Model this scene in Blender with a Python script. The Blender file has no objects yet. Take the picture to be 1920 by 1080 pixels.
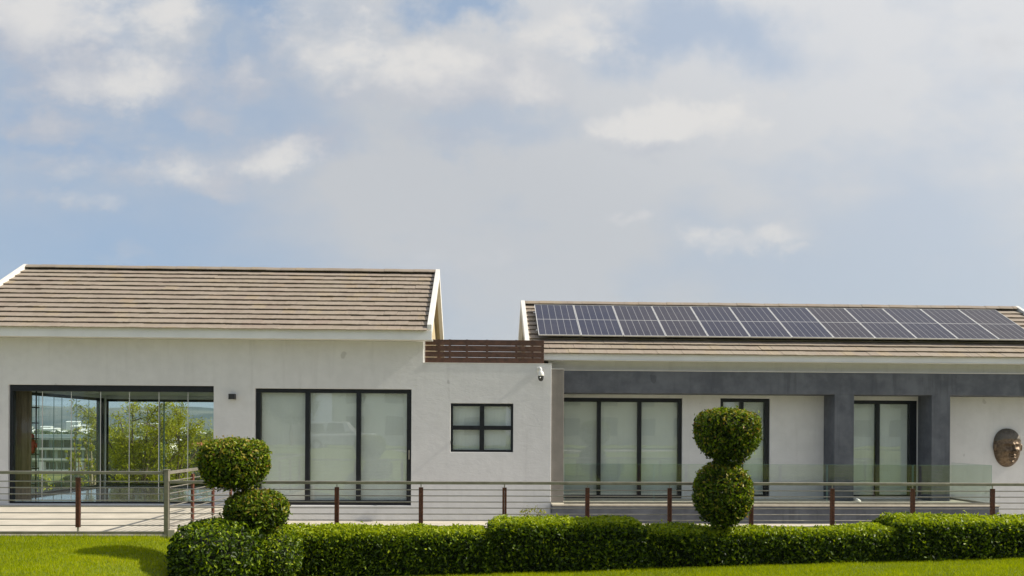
import bpy, bmesh, math, random
import numpy as np
from mathutils import Vector, Matrix, noise
R = math.radians
sc = bpy.context.scene
col = sc.collection

# ------------------------------------------------------------------ camera
cam_d = bpy.data.cameras.new('camera')
cam = bpy.data.objects.new('camera', cam_d); col.objects.link(cam)
cam_d.sensor_width = 36.0
cam_d.lens = 1500 / 1920 * 36.0
cam_d.shift_y = (810 - 540) / 1920
cam_d.clip_start = 0.1; cam_d.clip_end = 20000
cam.location = (0, 0, 1.9)
yaw, roll = R(2.1), R(0.3)
cam.matrix_world = (Matrix.Translation((0, 0, 1.9)) @ Matrix.Rotation(-yaw, 4, 'Z') @ Matrix.Rotation(R(90), 4, 'X')
                    @ Matrix.Rotation(roll, 4, 'Z'))
sc.camera = cam

# ------------------------------------------------------------------ light
SUN = Vector((1.19, -0.042, 1.0)).normalized()
EL = math.asin(SUN.z); AZ = math.atan2(SUN.x, SUN.y)
sd = bpy.data.lights.new('sun', 'SUN'); sun = bpy.data.objects.new('sun', sd); col.objects.link(sun)
sd.energy = 5.0; sd.angle = R(0.55); sd.color = (1.0, 0.92, 0.78)
sun.rotation_euler = SUN.to_track_quat('Z', 'Y').to_euler(); sun.location = (30, -5, 30)
sc.view_settings.view_transform = 'Standard'; sc.view_settings.look = 'None'
sc.view_settings.exposure = 0.45; sc.view_settings.gamma = 1.0; sc.view_settings.use_curve_mapping = False


class NG:
    """small helper that writes node graphs"""
    def __init__(s, tree): s.t = tree; s.n = tree.nodes; s.l = tree.links
    def node(s, kind, **kw):
        n = s.n.new(kind)
        for k, v in kw.items(): setattr(n, k, v)
        return n
    def put(s, sock, v):
        if isinstance(v, bpy.types.NodeSocket): s.l.new(v, sock)
        elif v is not None: sock.default_value = v
    def m(s, op, a, b=None, c=None, clamp=False):
        n = s.node('ShaderNodeMath', operation=op, use_clamp=clamp)
        s.put(n.inputs[0], a); s.put(n.inputs[1], b); s.put(n.inputs[2], c)
        return n.outputs[0]
    def vm(s, op, a, b=None, out=0):
        n = s.node('ShaderNodeVectorMath', operation=op)
        s.put(n.inputs[0], a); s.put(n.inputs[1], b)
        return n.outputs[out]
    def ramp(s, v, lo, hi, a=0.0, b=1.0, smooth=True):
        n = s.node('ShaderNodeMapRange'); n.interpolation_type = 'SMOOTHSTEP' if smooth else 'LINEAR'
        s.put(n.inputs[0], v)
        for i, q in enumerate((lo, hi, a, b)): s.put(n.inputs[1 + i], q)
        return n.outputs[0]
    def noise(s, vec, scale, detail=4, rough=.5, out=0, dist=0.0):
        n = s.node('ShaderNodeTexNoise'); s.put(n.inputs['Vector'], vec)
        n.inputs['Scale'].default_value = scale; n.inputs['Detail'].default_value = detail
        n.inputs['Roughness'].default_value = rough; n.inputs['Distortion'].default_value = dist
        return n.outputs[out]
    def mix(s, f, a, b, mode='MIX'):
        n = s.node('ShaderNodeMix', data_type='RGBA', blend_type=mode)
        s.put(n.inputs[0], f); s.put(n.inputs[6], a if not isinstance(a, tuple) else a + (1,) * (4 - len(a)))
        s.put(n.inputs[7], b if not isinstance(b, tuple) else b + (1,) * (4 - len(b)))
        return n.outputs[2]
    def comb(s, x, y, z):
        n = s.node('ShaderNodeCombineXYZ')
        for i, q in enumerate((x, y, z)): s.put(n.inputs[i], q)
        return n.outputs[0]
    def sep(s, v):
        n = s.node('ShaderNodeSeparateXYZ'); s.put(n.inputs[0], v); return n.outputs
    def bump(s, h, strength=.3, dist=.01, normal=None):
        n = s.node('ShaderNodeBump'); s.put(n.inputs['Height'], h)
        n.inputs['Strength'].default_value = strength; n.inputs['Distance'].default_value = dist
        s.put(n.inputs['Normal'], normal); return n.outputs[0]


# ------------------------------------------------------------------ sky
world = bpy.data.worlds.new('World'); sc.world = world; world.use_nodes = True
g = NG(world.node_tree); g.n.clear()
tc = g.node('ShaderNodeTexCoord'); D = tc.outputs['Generated']
sky = g.node('ShaderNodeTexSky', sky_type='NISHITA'); sky.sun_disc = False
sky.sun_elevation = EL; sky.sun_rotation = AZ; sky.air_density = 1.0; sky.dust_density = 1.2; sky.ozone_density = 1.2
dx, dy, dz = g.sep(D)
def cloud_fields(off):
    """cloud cover seen in direction D; off slides the look-up towards the sun"""
    yy = g.m('MAXIMUM', dy, 0.12)
    u = g.m('ADD', g.m('DIVIDE', dx, yy), off[0]); v = g.m('ADD', g.m('DIVIDE', dz, yy), off[1])
    zz = g.m('ADD', g.m('MAXIMUM', dz, 0.0), 0.22)
    p = g.comb(g.m('ADD', g.m('DIVIDE', dx, zz), off[0] * 1.6), g.m('ADD', g.m('DIVIDE', dy, zz), -off[1] * 1.6), 0.0)
    wob = g.noise(g.comb(u, v, 0.3), 4.2, 9, .66, out=1)
    wx, wy, _ = g.sep(wob)
    uu = g.m('ADD', u, g.m('MULTIPLY', g.m('SUBTRACT', wx, .5), .20)); vv = g.m('ADD', v, g.m('MULTIPLY', g.m('SUBTRACT', wy, .5), .16))
    cover = None
    th = math.tan(yaw)
    for (px, py, rx, ry, amp) in BLOBS:
        cu = (px - 960) / 1500 + th; cv = (812 - py) / 1500
        a = g.m('DIVIDE', g.m('SUBTRACT', uu, cu), rx / 1500); b = g.m('DIVIDE', g.m('SUBTRACT', vv, cv), ry / 1500)
        r = g.m('SQRT', g.m('ADD', g.m('MULTIPLY', a, a), g.m('MULTIPLY', b, b)))
        q = g.ramp(r, 1.55, .1, 0, amp)
        cover = q if cover is None else g.m('MAXIMUM', cover, q) if amp > 0 else g.m('ADD', cover, q)
    fb = g.noise(p, 1.7, 7, .56)
    fine = g.noise(g.comb(u, g.m('MULTIPLY', v, 1.6), 1.7), 7.0, 9, .62)
    return cover, fb, fine, u, v
HOLES = [(395, 60, 90, 110, .85), (800, 40, 110, 40, .9), (340, 130, 40, 60, .6), (1310, 60, 260, 70, .62), (30, 280, 120, 50, .7), (40, 440, 330, 110, .6), (520, 215, 140, 50, .45), (900, 235, 200, 40, .4)]
BLOBS = [(90, 60, 300, 130, .50), (200, 160, 200, 90, .46), (300, 30, 90, 90, .40), (600, 80, 170, 130, .50), (640, 150, 70, 60, .36), (880, 130, 190, 100, .52), (960, 170, 110, 70, .40), (455, 130, 62, 80, .40),
         (1290, 225, 130, 62, .58), (1390, 230, 70, 50, .40), (1140, 230, 70, 44, .36), (560, 280, 120, 62, .50), (90, 265, 190, 42, .34), (260, 330, 260, 46, .32), (400, 225, 90, 30, .30), (1385, 435, 130, 40, .48), (1480, 465, 80, 14, .3),
         (860, 268, 130, 34, .34), (1212, 400, 60, 20, .3), (1050, 60, 200, 70, .38), (430, 355, 80, 24, .25), (160, 400, 130, 26, .28)]
cov, fb, fine, U, V = cloud_fields((0, 0))
cov2, fb2, fine2, _, _ = cloud_fields((.105, .070))
d1 = g.m('ADD', g.m('MULTIPLY', cov, 1.0), g.m('ADD', g.m('MULTIPLY', fb, .6), g.m('MULTIPLY', fine, 1.25)))
d2 = g.m('ADD', g.m('MULTIPLY', cov2, 1.0), g.m('ADD', g.m('MULTIPLY', fb2, .6), g.m('MULTIPLY', fine2, 1.25)))
dens = g.ramp(d1, 1.02, 1.46)
s1 = g.m('ADD', cov, g.m('ADD', g.m('MULTIPLY', fb, .35), g.m('MULTIPLY', fine, .30)))
s2 = g.m('ADD', cov2, g.m('ADD', g.m('MULTIPLY', fb2, .35), g.m('MULTIPLY', fine2, .30)))
lit = g.m('ADD', g.ramp(g.m('SUBTRACT', s1, s2), -.12, .42), g.ramp(fine, .35, .68, -.16, .16))
# thin high veil, thicker towards the sun's side of the sky
side = g.ramp(dx, -.66, .10)
veil_n = g.noise(g.comb(U, g.m('MULTIPLY', V, 1.8), 4.4), 2.2, 6, .55)
veil = g.m('ADD', g.m('MULTIPLY', side, .72), g.ramp(veil_n, .34, .68, -.10, .62), clamp=True)
hole = None
wv = g.noise(g.comb(U, V, 2.2), 3.4, 6, .62, out=1); hx, hy, _ = g.sep(wv)
for (px, py, rx, ry, amp) in HOLES:
    cu = (px - 960) / 1500 + math.tan(yaw); cv = (812 - py) / 1500
    a = g.m('DIVIDE', g.m('SUBTRACT', g.m('ADD', U, g.m('MULTIPLY', g.m('SUBTRACT', hx, .5), .42)), cu), rx / 1500)
    b = g.m('DIVIDE', g.m('SUBTRACT', g.m('ADD', V, g.m('MULTIPLY', g.m('SUBTRACT', hy, .5), .30)), cv), ry / 1500)
    q_ = g.ramp(g.m('SQRT', g.m('ADD', g.m('MULTIPLY', a, a), g.m('MULTIPLY', b, b))), 1.5, .2, 0, amp)
    hole = q_ if hole is None else g.m('MAXIMUM', hole, q_)
veil = g.m('MULTIPLY', veil, g.m('SUBTRACT', 1.0, hole))
skyc = sky.outputs[0]
base = g.mix(.75, skyc, (2.45, 3.3, 4.6))
low = g.ramp(dz, .0, .42)
veilcol = g.mix(g.ramp(g.m('ADD', dz, g.m('MULTIPLY', dx, .50)), .28, .74), (4.0, 4.12, 4.35), (5.4, 5.42, 5.55))
c1 = g.mix(veil, base, veilcol)
cloudcol = g.mix(g.m('ADD', lit, 0.0, clamp=True), (3.5, 3.68, 4.2), (5.6, 5.45, 5.3))
cloudcol = g.mix(g.ramp(dz, .42, .05, 0, .45), cloudcol, (4.3, 4.35, 4.45))
c2 = g.mix(g.m('MULTIPLY', dens, .92), c1, cloudcol)
bg = g.node('ShaderNodeBackground'); g.put(bg.inputs[0], c2); bg.inputs[1].default_value = 0.1
wo = g.node('ShaderNodeOutputWorld'); g.l.new(bg.outputs[0], wo.inputs[0])

# ------------------------------------------------------------------ materials
MAT = {}
def newmat(name):
    m = bpy.data.materials.new(name); m.use_nodes = True; MAT[name] = m
    q = NG(m.node_tree); b = q.n['Principled BSDF']
    return m, q, b
def plain(name, c, rough=.6, metal=0.0, spec=.5, bump=None, var=0.0, vscale=8.0):
    m, q, b = newmat(name)
    b.inputs['Roughness'].default_value = rough; b.inputs['Metallic'].default_value = metal
    b.inputs['Specular IOR Level'].default_value = spec
    geo = q.node('ShaderNodeNewGeometry').outputs['Position']
    if var:
        n = q.noise(geo, vscale, 5, .6)
        q.put(b.inputs['Base Color'], q.mix(q.ramp(n, .3, .7), tuple(x * (1 - var) for x in c), tuple(min(1, x * (1 + var)) for x in c)))
        q.put(b.inputs['Roughness'], q.ramp(n, .2, .8, rough * .85, min(1, rough * 1.15)))
    else: b.inputs['Base Color'].default_value = (*c, 1)
    if bump: q.put(b.inputs['Normal'], q.bump(q.noise(geo, bump[0], 6, .65), bump[1], bump[2]))
    return m

def stucco(name, c, c2, strength=.5, dist=.012, trowel=1.0, stain=.25):
    m, q, b = newmat(name)
    P = q.node('ShaderNodeNewGeometry').outputs['Position']
    x, y, z = q.sep(P)
    big = q.noise(P, .55, 5, .6); mid = q.noise(P, 3.2, 5, .6)
    streak = q.noise(q.comb(q.m('MULTIPLY', x, 5.0), q.m('MULTIPLY', y, 5.0), q.m('MULTIPLY', z, .35)), 1.0, 4, .6)
    f = q.m('ADD', q.m('MULTIPLY', big, .5), q.m('MULTIPLY', mid, .5))
    colr = q.mix(q.ramp(f, .36, .64), c, c2)
    st = q.ramp(streak, .52, .75, 0, stain)
    colr = q.mix(st, colr, tuple(v * .62 for v in c))
    spot = q.ramp(q.noise(P, 2.1, 2, .5), .735, .75, 0, .35)
    colr = q.mix(spot, colr, tuple(v * .45 for v in c))
    q.put(b.inputs['Base Color'], colr)
    b.inputs['Roughness'].default_value = .86; b.inputs['Specular IOR Level'].default_value = .25
    fine = q.noise(P, 70, 4, .7); med = q.noise(P, 13, 4, .55)
    w = q.noise(q.comb(q.m('ADD', q.m('MULTIPLY', x, 1.0), q.m('MULTIPLY', z, .45)), y, q.m('MULTIPLY', z, 2.4)), 3.0, 6, .62, dist=1.6)
    h = q.m('ADD', q.m('MULTIPLY', fine, .16), q.m('ADD', q.m('MULTIPLY', med, .22), q.m('MULTIPLY', w, .9 * trowel)))
    q.put(b.inputs['Normal'], q.bump(h, strength, dist))
    return m
stucco('wall_white', (.575, .58, .595), (.63, .635, .65), .32, .018, stain=.22)
stucco('wall_slate', (.088, .095, .115), (.135, .145, .170), .5, .010, stain=.5)
stucco('wall_taupe', (.20, .185, .17), (.245, .225, .205), .4, .008, stain=.3)
stucco('wall_tan', (.42, .35, .22), (.50, .42, .28), .3, .01, stain=.12)
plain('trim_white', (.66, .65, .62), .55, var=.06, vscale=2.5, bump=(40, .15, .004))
plain('fascia_grey', (.73, .745, .79), .5, var=.05, vscale=1.2, bump=(30, .12, .004))
plain('frame_black', (.010, .012, .017), .38, spec=.3, var=.25, vscale=14)
plain('black_plastic', (.02, .02, .022), .4)
plain('white_plastic', (.72, .72, .70), .35)
plain('steel', (.34, .32, .28), .42, .7, var=.12, vscale=9, bump=(60, .15, .002))
plain('steel_rail', (.27, .25, .21), .45, .5, var=.15, vscale=6)
plain('aluminium', (.66, .66, .66), .4, .35, var=.05)
plain('screen_brown', (.080, .036, .022), .42, var=.3, vscale=7, bump=(25, .2, .003))
plain('ceiling_paint', (.62, .61, .58), .8)
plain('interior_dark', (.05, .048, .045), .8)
plain('blind_fabric', (.80, .79, .73), .85, var=.03, vscale=3)
plain('red_glaze', (.42, .02, .015), .35, var=.25, vscale=12)
plain('bark', (.11, .075, .05), .9, var=.4, vscale=14, bump=(35, .6, .01))
plain('pale_bark', (.30, .24, .17), .85, var=.35, vscale=10, bump=(30, .5, .01))
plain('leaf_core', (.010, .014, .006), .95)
plain('paving_beige', (.47, .43, .36), .75, var=.10, vscale=1.6, bump=(55, .25, .004))
plain('coping_beige', (.46, .42, .34), .7, var=.12, vscale=4, bump=(50, .2, .004))
plain('asphalt', (.05, .05, .052), .9, var=.2, vscale=3, bump=(80, .5, .006))
plain('wood_weathered', (.20, .13, .09), .8, var=.3, vscale=10)
plain('render_pale', (.55, .50, .42), .85, var=.07, vscale=.6)
plain('far_cream', (.70, .66, .58), .8, var=.08, vscale=.05)
plain('far_white', (.78, .78, .76), .8, var=.05, vscale=.05)
plain('far_grey', (.30, .35, .36), .7, var=.12, vscale=.4)
plain('far_glass', (.035, .05, .06), .2)
plain('far_red', (.42, .12, .07), .8, var=.15, vscale=.2)
plain('car_silver', (.55, .56, .58), .3, .4)
plain('rubber', (.02, .02, .02), .8)

# rust-red painted flat bar of the railing posts
m, q, b = newmat('rust_paint')
P = q.node('ShaderNodeNewGeometry').outputs['Position']
n = q.noise(P, 22, 6, .7)
q.put(b.inputs['Base Color'], q.mix(q.ramp(n, .35, .7), (.060, .017, .010), (.15, .045, .022)))
b.inputs['Roughness'].default_value = .55; q.put(b.inputs['Normal'], q.bump(n, .4, .004))

# roof tiles: colour differs tile by tile
m, q, b = newmat('roof_tile')
P = q.node('ShaderNodeNewGeometry').outputs['Position']
x, y, z = q.sep(P)
row = q.m('FLOOR', q.m('DIVIDE', z, .1595)); cx = q.m('FLOOR', q.m('DIVIDE', q.m('ADD', x, q.m('MULTIPLY', q.m('MODULO', row, 2.0), .168)), .336))
wn = q.node('ShaderNodeTexWhiteNoise', noise_dimensions='3D'); q.put(wn.inputs['Vector'], q.comb(cx, row, 3.0))
r1, r2, r3 = q.sep(wn.outputs['Color'])
cA = q.mix(q.ramp(r1, 0, 1, smooth=False), (.335, .280, .225), (.39, .332, .272))
cA = q.mix(q.ramp(r2, .80, 1.0, 0, .32), cA, (.50, .385, .20))
cA = q.mix(q.ramp(r3, .80, 1.0, 0, .22), cA, (.36, .25, .21))
big = q.noise(P, .5, 4, .6); cA = q.mix(q.ramp(big, .4, .65, 0, .4), cA, (.40, .35, .27))
sm = q.noise(P, 38, 5, .7); cA = q.mix(q.ramp(sm, .3, .75, 0, .5), cA, (.26, .20, .155))
dirt = q.ramp(q.noise(q.comb(q.m('MULTIPLY', x, 4.0), y, q.m('MULTIPLY', z, 1.4)), 2.4, 5, .6), .55, .8, 0, .4)
cA = q.mix(dirt, cA, (.22, .18, .15))
q.put(b.inputs['Base Color'], q.mix(1.0, cA, (.80, .805, .82), 'MULTIPLY')); b.inputs['Roughness'].default_value = .85; b.inputs['Specular IOR Level'].default_value = .25
q.put(b.inputs['Normal'], q.bump(q.noise(P, 60, 5, .7), .5, .006))

# window glass: clear pane, mirror-like at a slant
def glass(name, tint, refl=.0, rough=0.0):
    m = bpy.data.materials.new(name); m.use_nodes = True; MAT[name] = m
    q = NG(m.node_tree); q.n.clear()
    tr = q.node('ShaderNodeBsdfTransparent'); tr.inputs[0].default_value = (*tint, 1)
    gl = q.node('ShaderNodeBsdfGlossy'); gl.inputs['Roughness'].default_value = rough; gl.inputs[0].default_value = (1, 1, 1, 1)
    geo = q.node('ShaderNodeNewGeometry'); P = geo.outputs['Position']
    cosv = q.m('ABSOLUTE', q.vm('DOT_PRODUCT', geo.outputs['Normal'], geo.outputs['Incoming'], out='Value'))
    schlick = q.m('ADD', .04, q.m('MULTIPLY', .96, q.m('POWER', q.m('SUBTRACT', 1.0, cosv, clamp=True), 5.0)))
    q.put(gl.inputs['Normal'], q.bump(q.noise(P, 1.1, 2, .5), .05, .02))
    fac = q.m('ADD', q.m('MULTIPLY', schlick, .55), refl, clamp=True)
    mx = q.node('ShaderNodeMixShader'); q.l.new(fac, mx.inputs[0]); q.l.new(tr.outputs[0], mx.inputs[1]); q.l.new(gl.outputs[0], mx.inputs[2])
    o = q.node('ShaderNodeOutputMaterial'); q.l.new(mx.outputs[0], o.inputs[0])
    return m
glass('glass_window', (.90, .935, .945), .055)
glass('glass_clear', (.93, .965, .955), .0)
glass('glass_green', (.925, .955, .94), .03)
plain('glass_edge', (.16, .30, .27), .2)

# solar cells: flat print under glass
m, q, b = newmat('solar_cells')
uv = q.node('ShaderNodeUVMap').outputs[0]
u, v, _ = q.sep(uv)
def line(a, cells, w):
    fr = q.m('FRACT', q.m('MULTIPLY', a, float(cells))); d = q.m('ABSOLUTE', q.m('SUBTRACT', fr, .5))
    return q.ramp(d, .5 - w, .5 - w * .6, smooth=False)
lu = line(u, 6, .035)
mid = q.ramp(q.m('ABSOLUTE', q.m('SUBTRACT', v, .5)), .0052, .0045, smooth=False)
lv = q.m('MULTIPLY', line(v, 24, .05), .10)
bus = q.m('MULTIPLY', line(u, 60, .12), .05)
obj = q.node('ShaderNodeObjectInfo').outputs['Random']
cell = q.mix(q.ramp(obj, 0, 1, smooth=False), (.010, .013, .040), (.026, .021, .030))
cc = q.mix(q.m('ADD', q.m('MULTIPLY', lu, .55), q.m('ADD', q.m('MULTIPLY', mid, .8), q.m('ADD', lv, bus)), clamp=True), cell, (.50, .50, .50))
Pq = q.node('ShaderNodeNewGeometry').outputs['Position']
dn = q.noise(Pq, 1.3, 5, .6); cc = q.mix(q.ramp(dn, .35, .8, .0, .05), cc, (.26, .22, .19))
q.put(b.inputs['Base Color'], cc); q.put(b.inputs['Roughness'], q.ramp(dn, .3, .8, .12, .26)); b.inputs['Coat Weight'].default_value = .0
b.inputs['Specular IOR Level'].default_value = .28

# leaves: per-leaf tint comes from the mesh attribute "tint"
def leaf_mat(name, stops, rough=.38, transl=.35, spec=.5):
    m = bpy.data.materials.new(name); m.use_nodes = True; MAT[name] = m
    q = NG(m.node_tree); b = q.n['Principled BSDF']; out = q.n['Material Output']
    at = q.node('ShaderNodeAttribute', attribute_name='tint'); cr = q.node('ShaderNodeValToRGB')
    e = cr.color_ramp.elements; e[0].position = stops[0][0]; e[0].color = (*stops[0][1], 1); e[1].position = stops[-1][0]; e[1].color = (*stops[-1][1], 1)
    for p_, c_ in stops[1:-1]:
        k = e.new(p_); k.color = (*c_, 1)
    q.l.new(at.outputs['Fac'], cr.inputs[0])
    q.l.new(cr.outputs[0], b.inputs['Base Color']); b.inputs['Roughness'].default_value = rough; b.inputs['Specular IOR Level'].default_value = spec
    tl = q.node('ShaderNodeBsdfTranslucent'); q.put(tl.inputs[0], q.mix(1.0, cr.outputs[0], (1.5, 1.5, .5), 'MULTIPLY'))
    mx = q.node('ShaderNodeMixShader'); mx.inputs[0].default_value = transl
    q.l.new(b.outputs[0], mx.inputs[1]); q.l.new(tl.outputs[0], mx.inputs[2]); q.l.new(mx.outputs[0], out.inputs[0])
    return m
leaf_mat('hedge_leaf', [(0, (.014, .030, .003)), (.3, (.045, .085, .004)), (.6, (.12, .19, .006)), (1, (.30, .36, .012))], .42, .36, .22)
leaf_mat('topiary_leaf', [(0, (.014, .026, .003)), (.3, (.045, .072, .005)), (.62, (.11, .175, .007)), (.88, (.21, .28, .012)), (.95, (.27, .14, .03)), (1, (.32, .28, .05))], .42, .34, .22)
leaf_mat('feather_leaf', [(0, (.09, .11, .003)), (.5, (.29, .30, .006)), (1, (.48, .46, .02))], .5, .4, .3)
leaf_mat('bush_leaf', [(0, (.022, .040, .012)), (.5, (.060, .09, .018)), (1, (.15, .17, .03))], .55, .3, .3)
leaf_mat('grass_blade', [(0, (.10, .135, .0005)), (.5, (.245, .30, .0005)), (.9, (.38, .42, .001)), (1, (.46, .40, .04))], .6, .45, .1)

m, q, b = newmat('lawn_soil')
P = q.node('ShaderNodeNewGeometry').outputs['Position']
n = q.noise(P, 9, 6, .65); n2 = q.noise(P, .7, 4, .6); n3 = q.noise(P, 90, 3, .7)
c = q.mix(q.ramp(n, .3, .7), (.12, .155, .0005), (.22, .265, .0005)); c = q.mix(q.ramp(n2, .4, .7, 0, .4), c, (.14, .21, .014))
c = q.mix(q.ramp(n3, .45, .75, 0, .5), c, (.05, .08, .002))
q.put(b.inputs['Base Color'], c); b.inputs['Roughness'].default_value = .9; q.put(b.inputs['Normal'], q.bump(n3, .8, .03))

m, q, b = newmat('far_ground')
P = q.node('ShaderNodeNewGeometry').outputs['Position']
n = q.noise(P, .06, 7, .65); n2 = q.noise(P, .008, 4, .5); n3 = q.noise(P, .9, 5, .7)
c = q.mix(q.ramp(n, .35, .65), (.055, .075, .022), (.19, .19, .055)); c = q.mix(q.ramp(n2, .52, .6, 0, .85), c, (.21, .24, .05))
c = q.mix(q.ramp(n3, .4, .75, 0, .55), c, (.05, .065, .02))
q.put(b.inputs['Base Color'], c); b.inputs['Roughness'].default_value = .95
plain('bare_earth', (.42, .23, .11), .95, var=.15, vscale=.3)
m, q, b = newmat('hill_scrub')
P = q.node('ShaderNodeNewGeometry').outputs['Position']
n = q.noise(P, .004, 8, .68); n2 = q.noise(P, .02, 6, .7)
c = q.mix(q.ramp(n, .42, .58), (.018, .028, .02), (.10, .095, .065)); c = q.mix(q.ramp(n2, .48, .62, 0, .7), c, (.02, .032, .018)); c = q.mix(q.ramp(q.noise(P, .0018, 5, .6), .55, .62, 0, .6), c, (.17, .16, .12))
q.put(b.inputs['Base Color'], c); b.inputs['Roughness'].default_value = 1.0

m, q, b = newmat('floor_polished')
P = q.node('ShaderNodeNewGeometry').outputs['Position']
q.put(b.inputs['Base Color'], q.mix(q.ramp(q.noise(P, .8, 4, .6), .35, .7), (.30, .29, .27), (.36, .35, .32)))
b.inputs['Roughness'].default_value = .07; b.inputs['Specular IOR Level'].default_value = .9

m, q, b = newmat('bronze')
P = q.node('ShaderNodeNewGeometry').outputs['Position']
n = q.noise(P, 16, 6, .65); at = q.node('ShaderNodeAttribute', attribute_name='hair').outputs['Fac']
c = q.mix(q.ramp(n, .35, .7), (.095, .066, .045), (.23, .17, .115)); c = q.mix(q.m('MULTIPLY', at, .55), c, (.13, .135, .125))
q.put(b.inputs['Base Color'], c); b.inputs['Metallic'].default_value = .75
q.put(b.inputs['Roughness'], q.ramp(n, .3, .7, .40, .58)); q.put(b.inputs['Normal'], q.bump(q.noise(P, 26, 6, .65), .6, .02))

m, q, b = newmat('slat_brown')
P = q.node('ShaderNodeNewGeometry').outputs['Position']
x, y, z = q.sep(P)
n = q.noise(q.comb(q.m('MULTIPLY', x, 20.0), y, q.m('MULTIPLY', z, 1.2)), 2.0, 5, .7)
q.put(b.inputs['Base Color'], q.mix(q.ramp(n, .3, .7), (.085, .060, .035), (.17, .125, .075))); b.inputs['Roughness'].default_value = .6

# ------------------------------------------------------------------ mesh helpers
class MB:
    def __init__(s): s.v = []; s.f = []
    def quadbox(s, c8):
        o = len(s.v); s.v += [tuple(c) for c in c8]
        s.f += [tuple(o + i for i in q) for q in ((0, 3, 2, 1), (4, 5, 6, 7), (0, 1, 5, 4), (1, 2, 6, 5), (2, 3, 7, 6), (3, 0, 4, 7))]
        return s
    def box(s, x0, x1, y0, y1, z0, z1):
        return s.quadbox([(x0, y0, z0), (x1, y0, z0), (x1, y1, z0), (x0, y1, z0), (x0, y0, z1), (x1, y0, z1), (x1, y1, z1), (x0, y1, z1)])
    def prism_x(s, prof, x0, x1):
        o = len(s.v); n = len(prof)
        s.v += [(x0, y, z) for y, z in prof] + [(x1, y, z) for y, z in prof]
        s.f.append(tuple(range(o, o + n))); s.f.append(tuple(o + n + i for i in reversed(range(n))))
        for i in range(n):
            j = (i + 1) % n; s.f.append((o + i, o + n + i, o + n + j, o + j))
        return s
    def tube(s, pts, rad, n=10, caps=True):
        pts = [Vector(p) for p in pts]; rad = rad if isinstance(rad, (list, tuple)) else [rad] * len(pts)
        o = len(s.v)
        for i, p in enumerate(pts):
            a = pts[max(i - 1, 0)]; b_ = pts[min(i + 1, len(pts) - 1)]; d = (b_ - a).normalized()
            e1 = d.cross(Vector((0, 0, 1)));
            if e1.length < 1e-3: e1 = d.cross(Vector((1, 0, 0)))
            e1.normalize(); e2 = d.cross(e1)
            for k in range(n):
                t = 2 * math.pi * k / n; s.v.append(tuple(p + (e1 * math.cos(t) + e2 * math.sin(t)) * rad[i]))
        for i in range(len(pts) - 1):
            for k in range(n):
                k2 = (k + 1) % n; s.f.append((o + i * n + k, o + (i + 1) * n + k, o + (i + 1) * n + k2, o + i * n + k2))
        if caps:
            s.f.append(tuple(o + k for k in range(n))); s.f.append(tuple(o + (len(pts) - 1) * n + k for k in reversed(range(n))))
        return s
    def lathe(s, prof, cx, cy, n=20):
        """prof = [(radius, z)] from one end to the other"""
        o = len(s.v)
        for r, z in prof:
            for k in range(n):
                t = 2 * math.pi * k / n; s.v.append((cx + r * math.cos(t), cy + r * math.sin(t), z))
        for i in range(len(prof) - 1):
            for k in range(n):
                k2 = (k + 1) % n; s.f.append((o + i * n + k, o + i * n + k2, o + (i + 1) * n + k2, o + (i + 1) * n + k))
        return s
    def build(s, name, mat, parent=None, bevel=0, smooth=False, seg=2):
        me = bpy.data.meshes.new(name)
        off = base_of(parent)
        me.from_pydata([(a - off[0], b_ - off[1], c - off[2]) for a, b_, c in s.v], [], s.f)
        bm = bmesh.new(); bm.from_mesh(me); bmesh.ops.recalc_face_normals(bm, faces=bm.faces[:]); bm.to_mesh(me); bm.free()
        if mat: me.materials.append(MAT[mat])
        if smooth: me.shade_smooth()
        o = bpy.data.objects.new(name, me); col.objects.link(o); o.parent = parent
        if bevel:
            md = o.modifiers.new('edge', 'BEVEL'); md.width = bevel; md.segments = seg; md.limit_method = 'ANGLE'; md.angle_limit = R(40)
        return o
BASE = {}
def base_of(p):
    while p is not None:
        if p.name in BASE: return BASE[p.name]
        p = p.parent
    return (0, 0, 0)
def tag(o, label=None, cat=None, group=None, kind=None):
    if label: o['label'] = label
    if cat: o['category'] = cat
    if group: o['group'] = group
    if kind: o['kind'] = kind
    return o
def thing(name, loc, label, cat, group=None):
    o = bpy.data.objects.new(name, None); col.objects.link(o); o.location = loc; BASE[o.name] = tuple(loc); o.empty_display_size = .1
    return tag(o, label, cat, group)
def structure(o): o['kind'] = 'structure'; return o
def mesh_np(name, verts, faces_idx, nper, mat, parent=None, attrs=None, smooth=False):
    """verts (N,3), faces (M,nper) -> object, fast"""
    off = np.array(base_of(parent)); verts = (verts - off).astype(np.float32)
    me = bpy.data.meshes.new(name); nv = len(verts); nf = len(faces_idx)
    me.vertices.add(nv); me.vertices.foreach_set('co', verts.ravel())
    me.loops.add(nf * nper); me.loops.foreach_set('vertex_index', faces_idx.astype(np.int32).ravel())
    me.polygons.add(nf); me.polygons.foreach_set('loop_start', np.arange(0, nf * nper, nper, dtype=np.int32))
    me.update(calc_edges=True)
    for k, a in (attrs or {}).items():
        at_ = me.attributes.new(k, 'FLOAT', 'POINT'); at_.data.foreach_set('value', a.astype(np.float32))
    me.materials.append(MAT[mat])
    if smooth: me.shade_smooth()
    o = bpy.data.objects.new(name, me); col.objects.link(o); o.parent = parent
    return o

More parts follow.
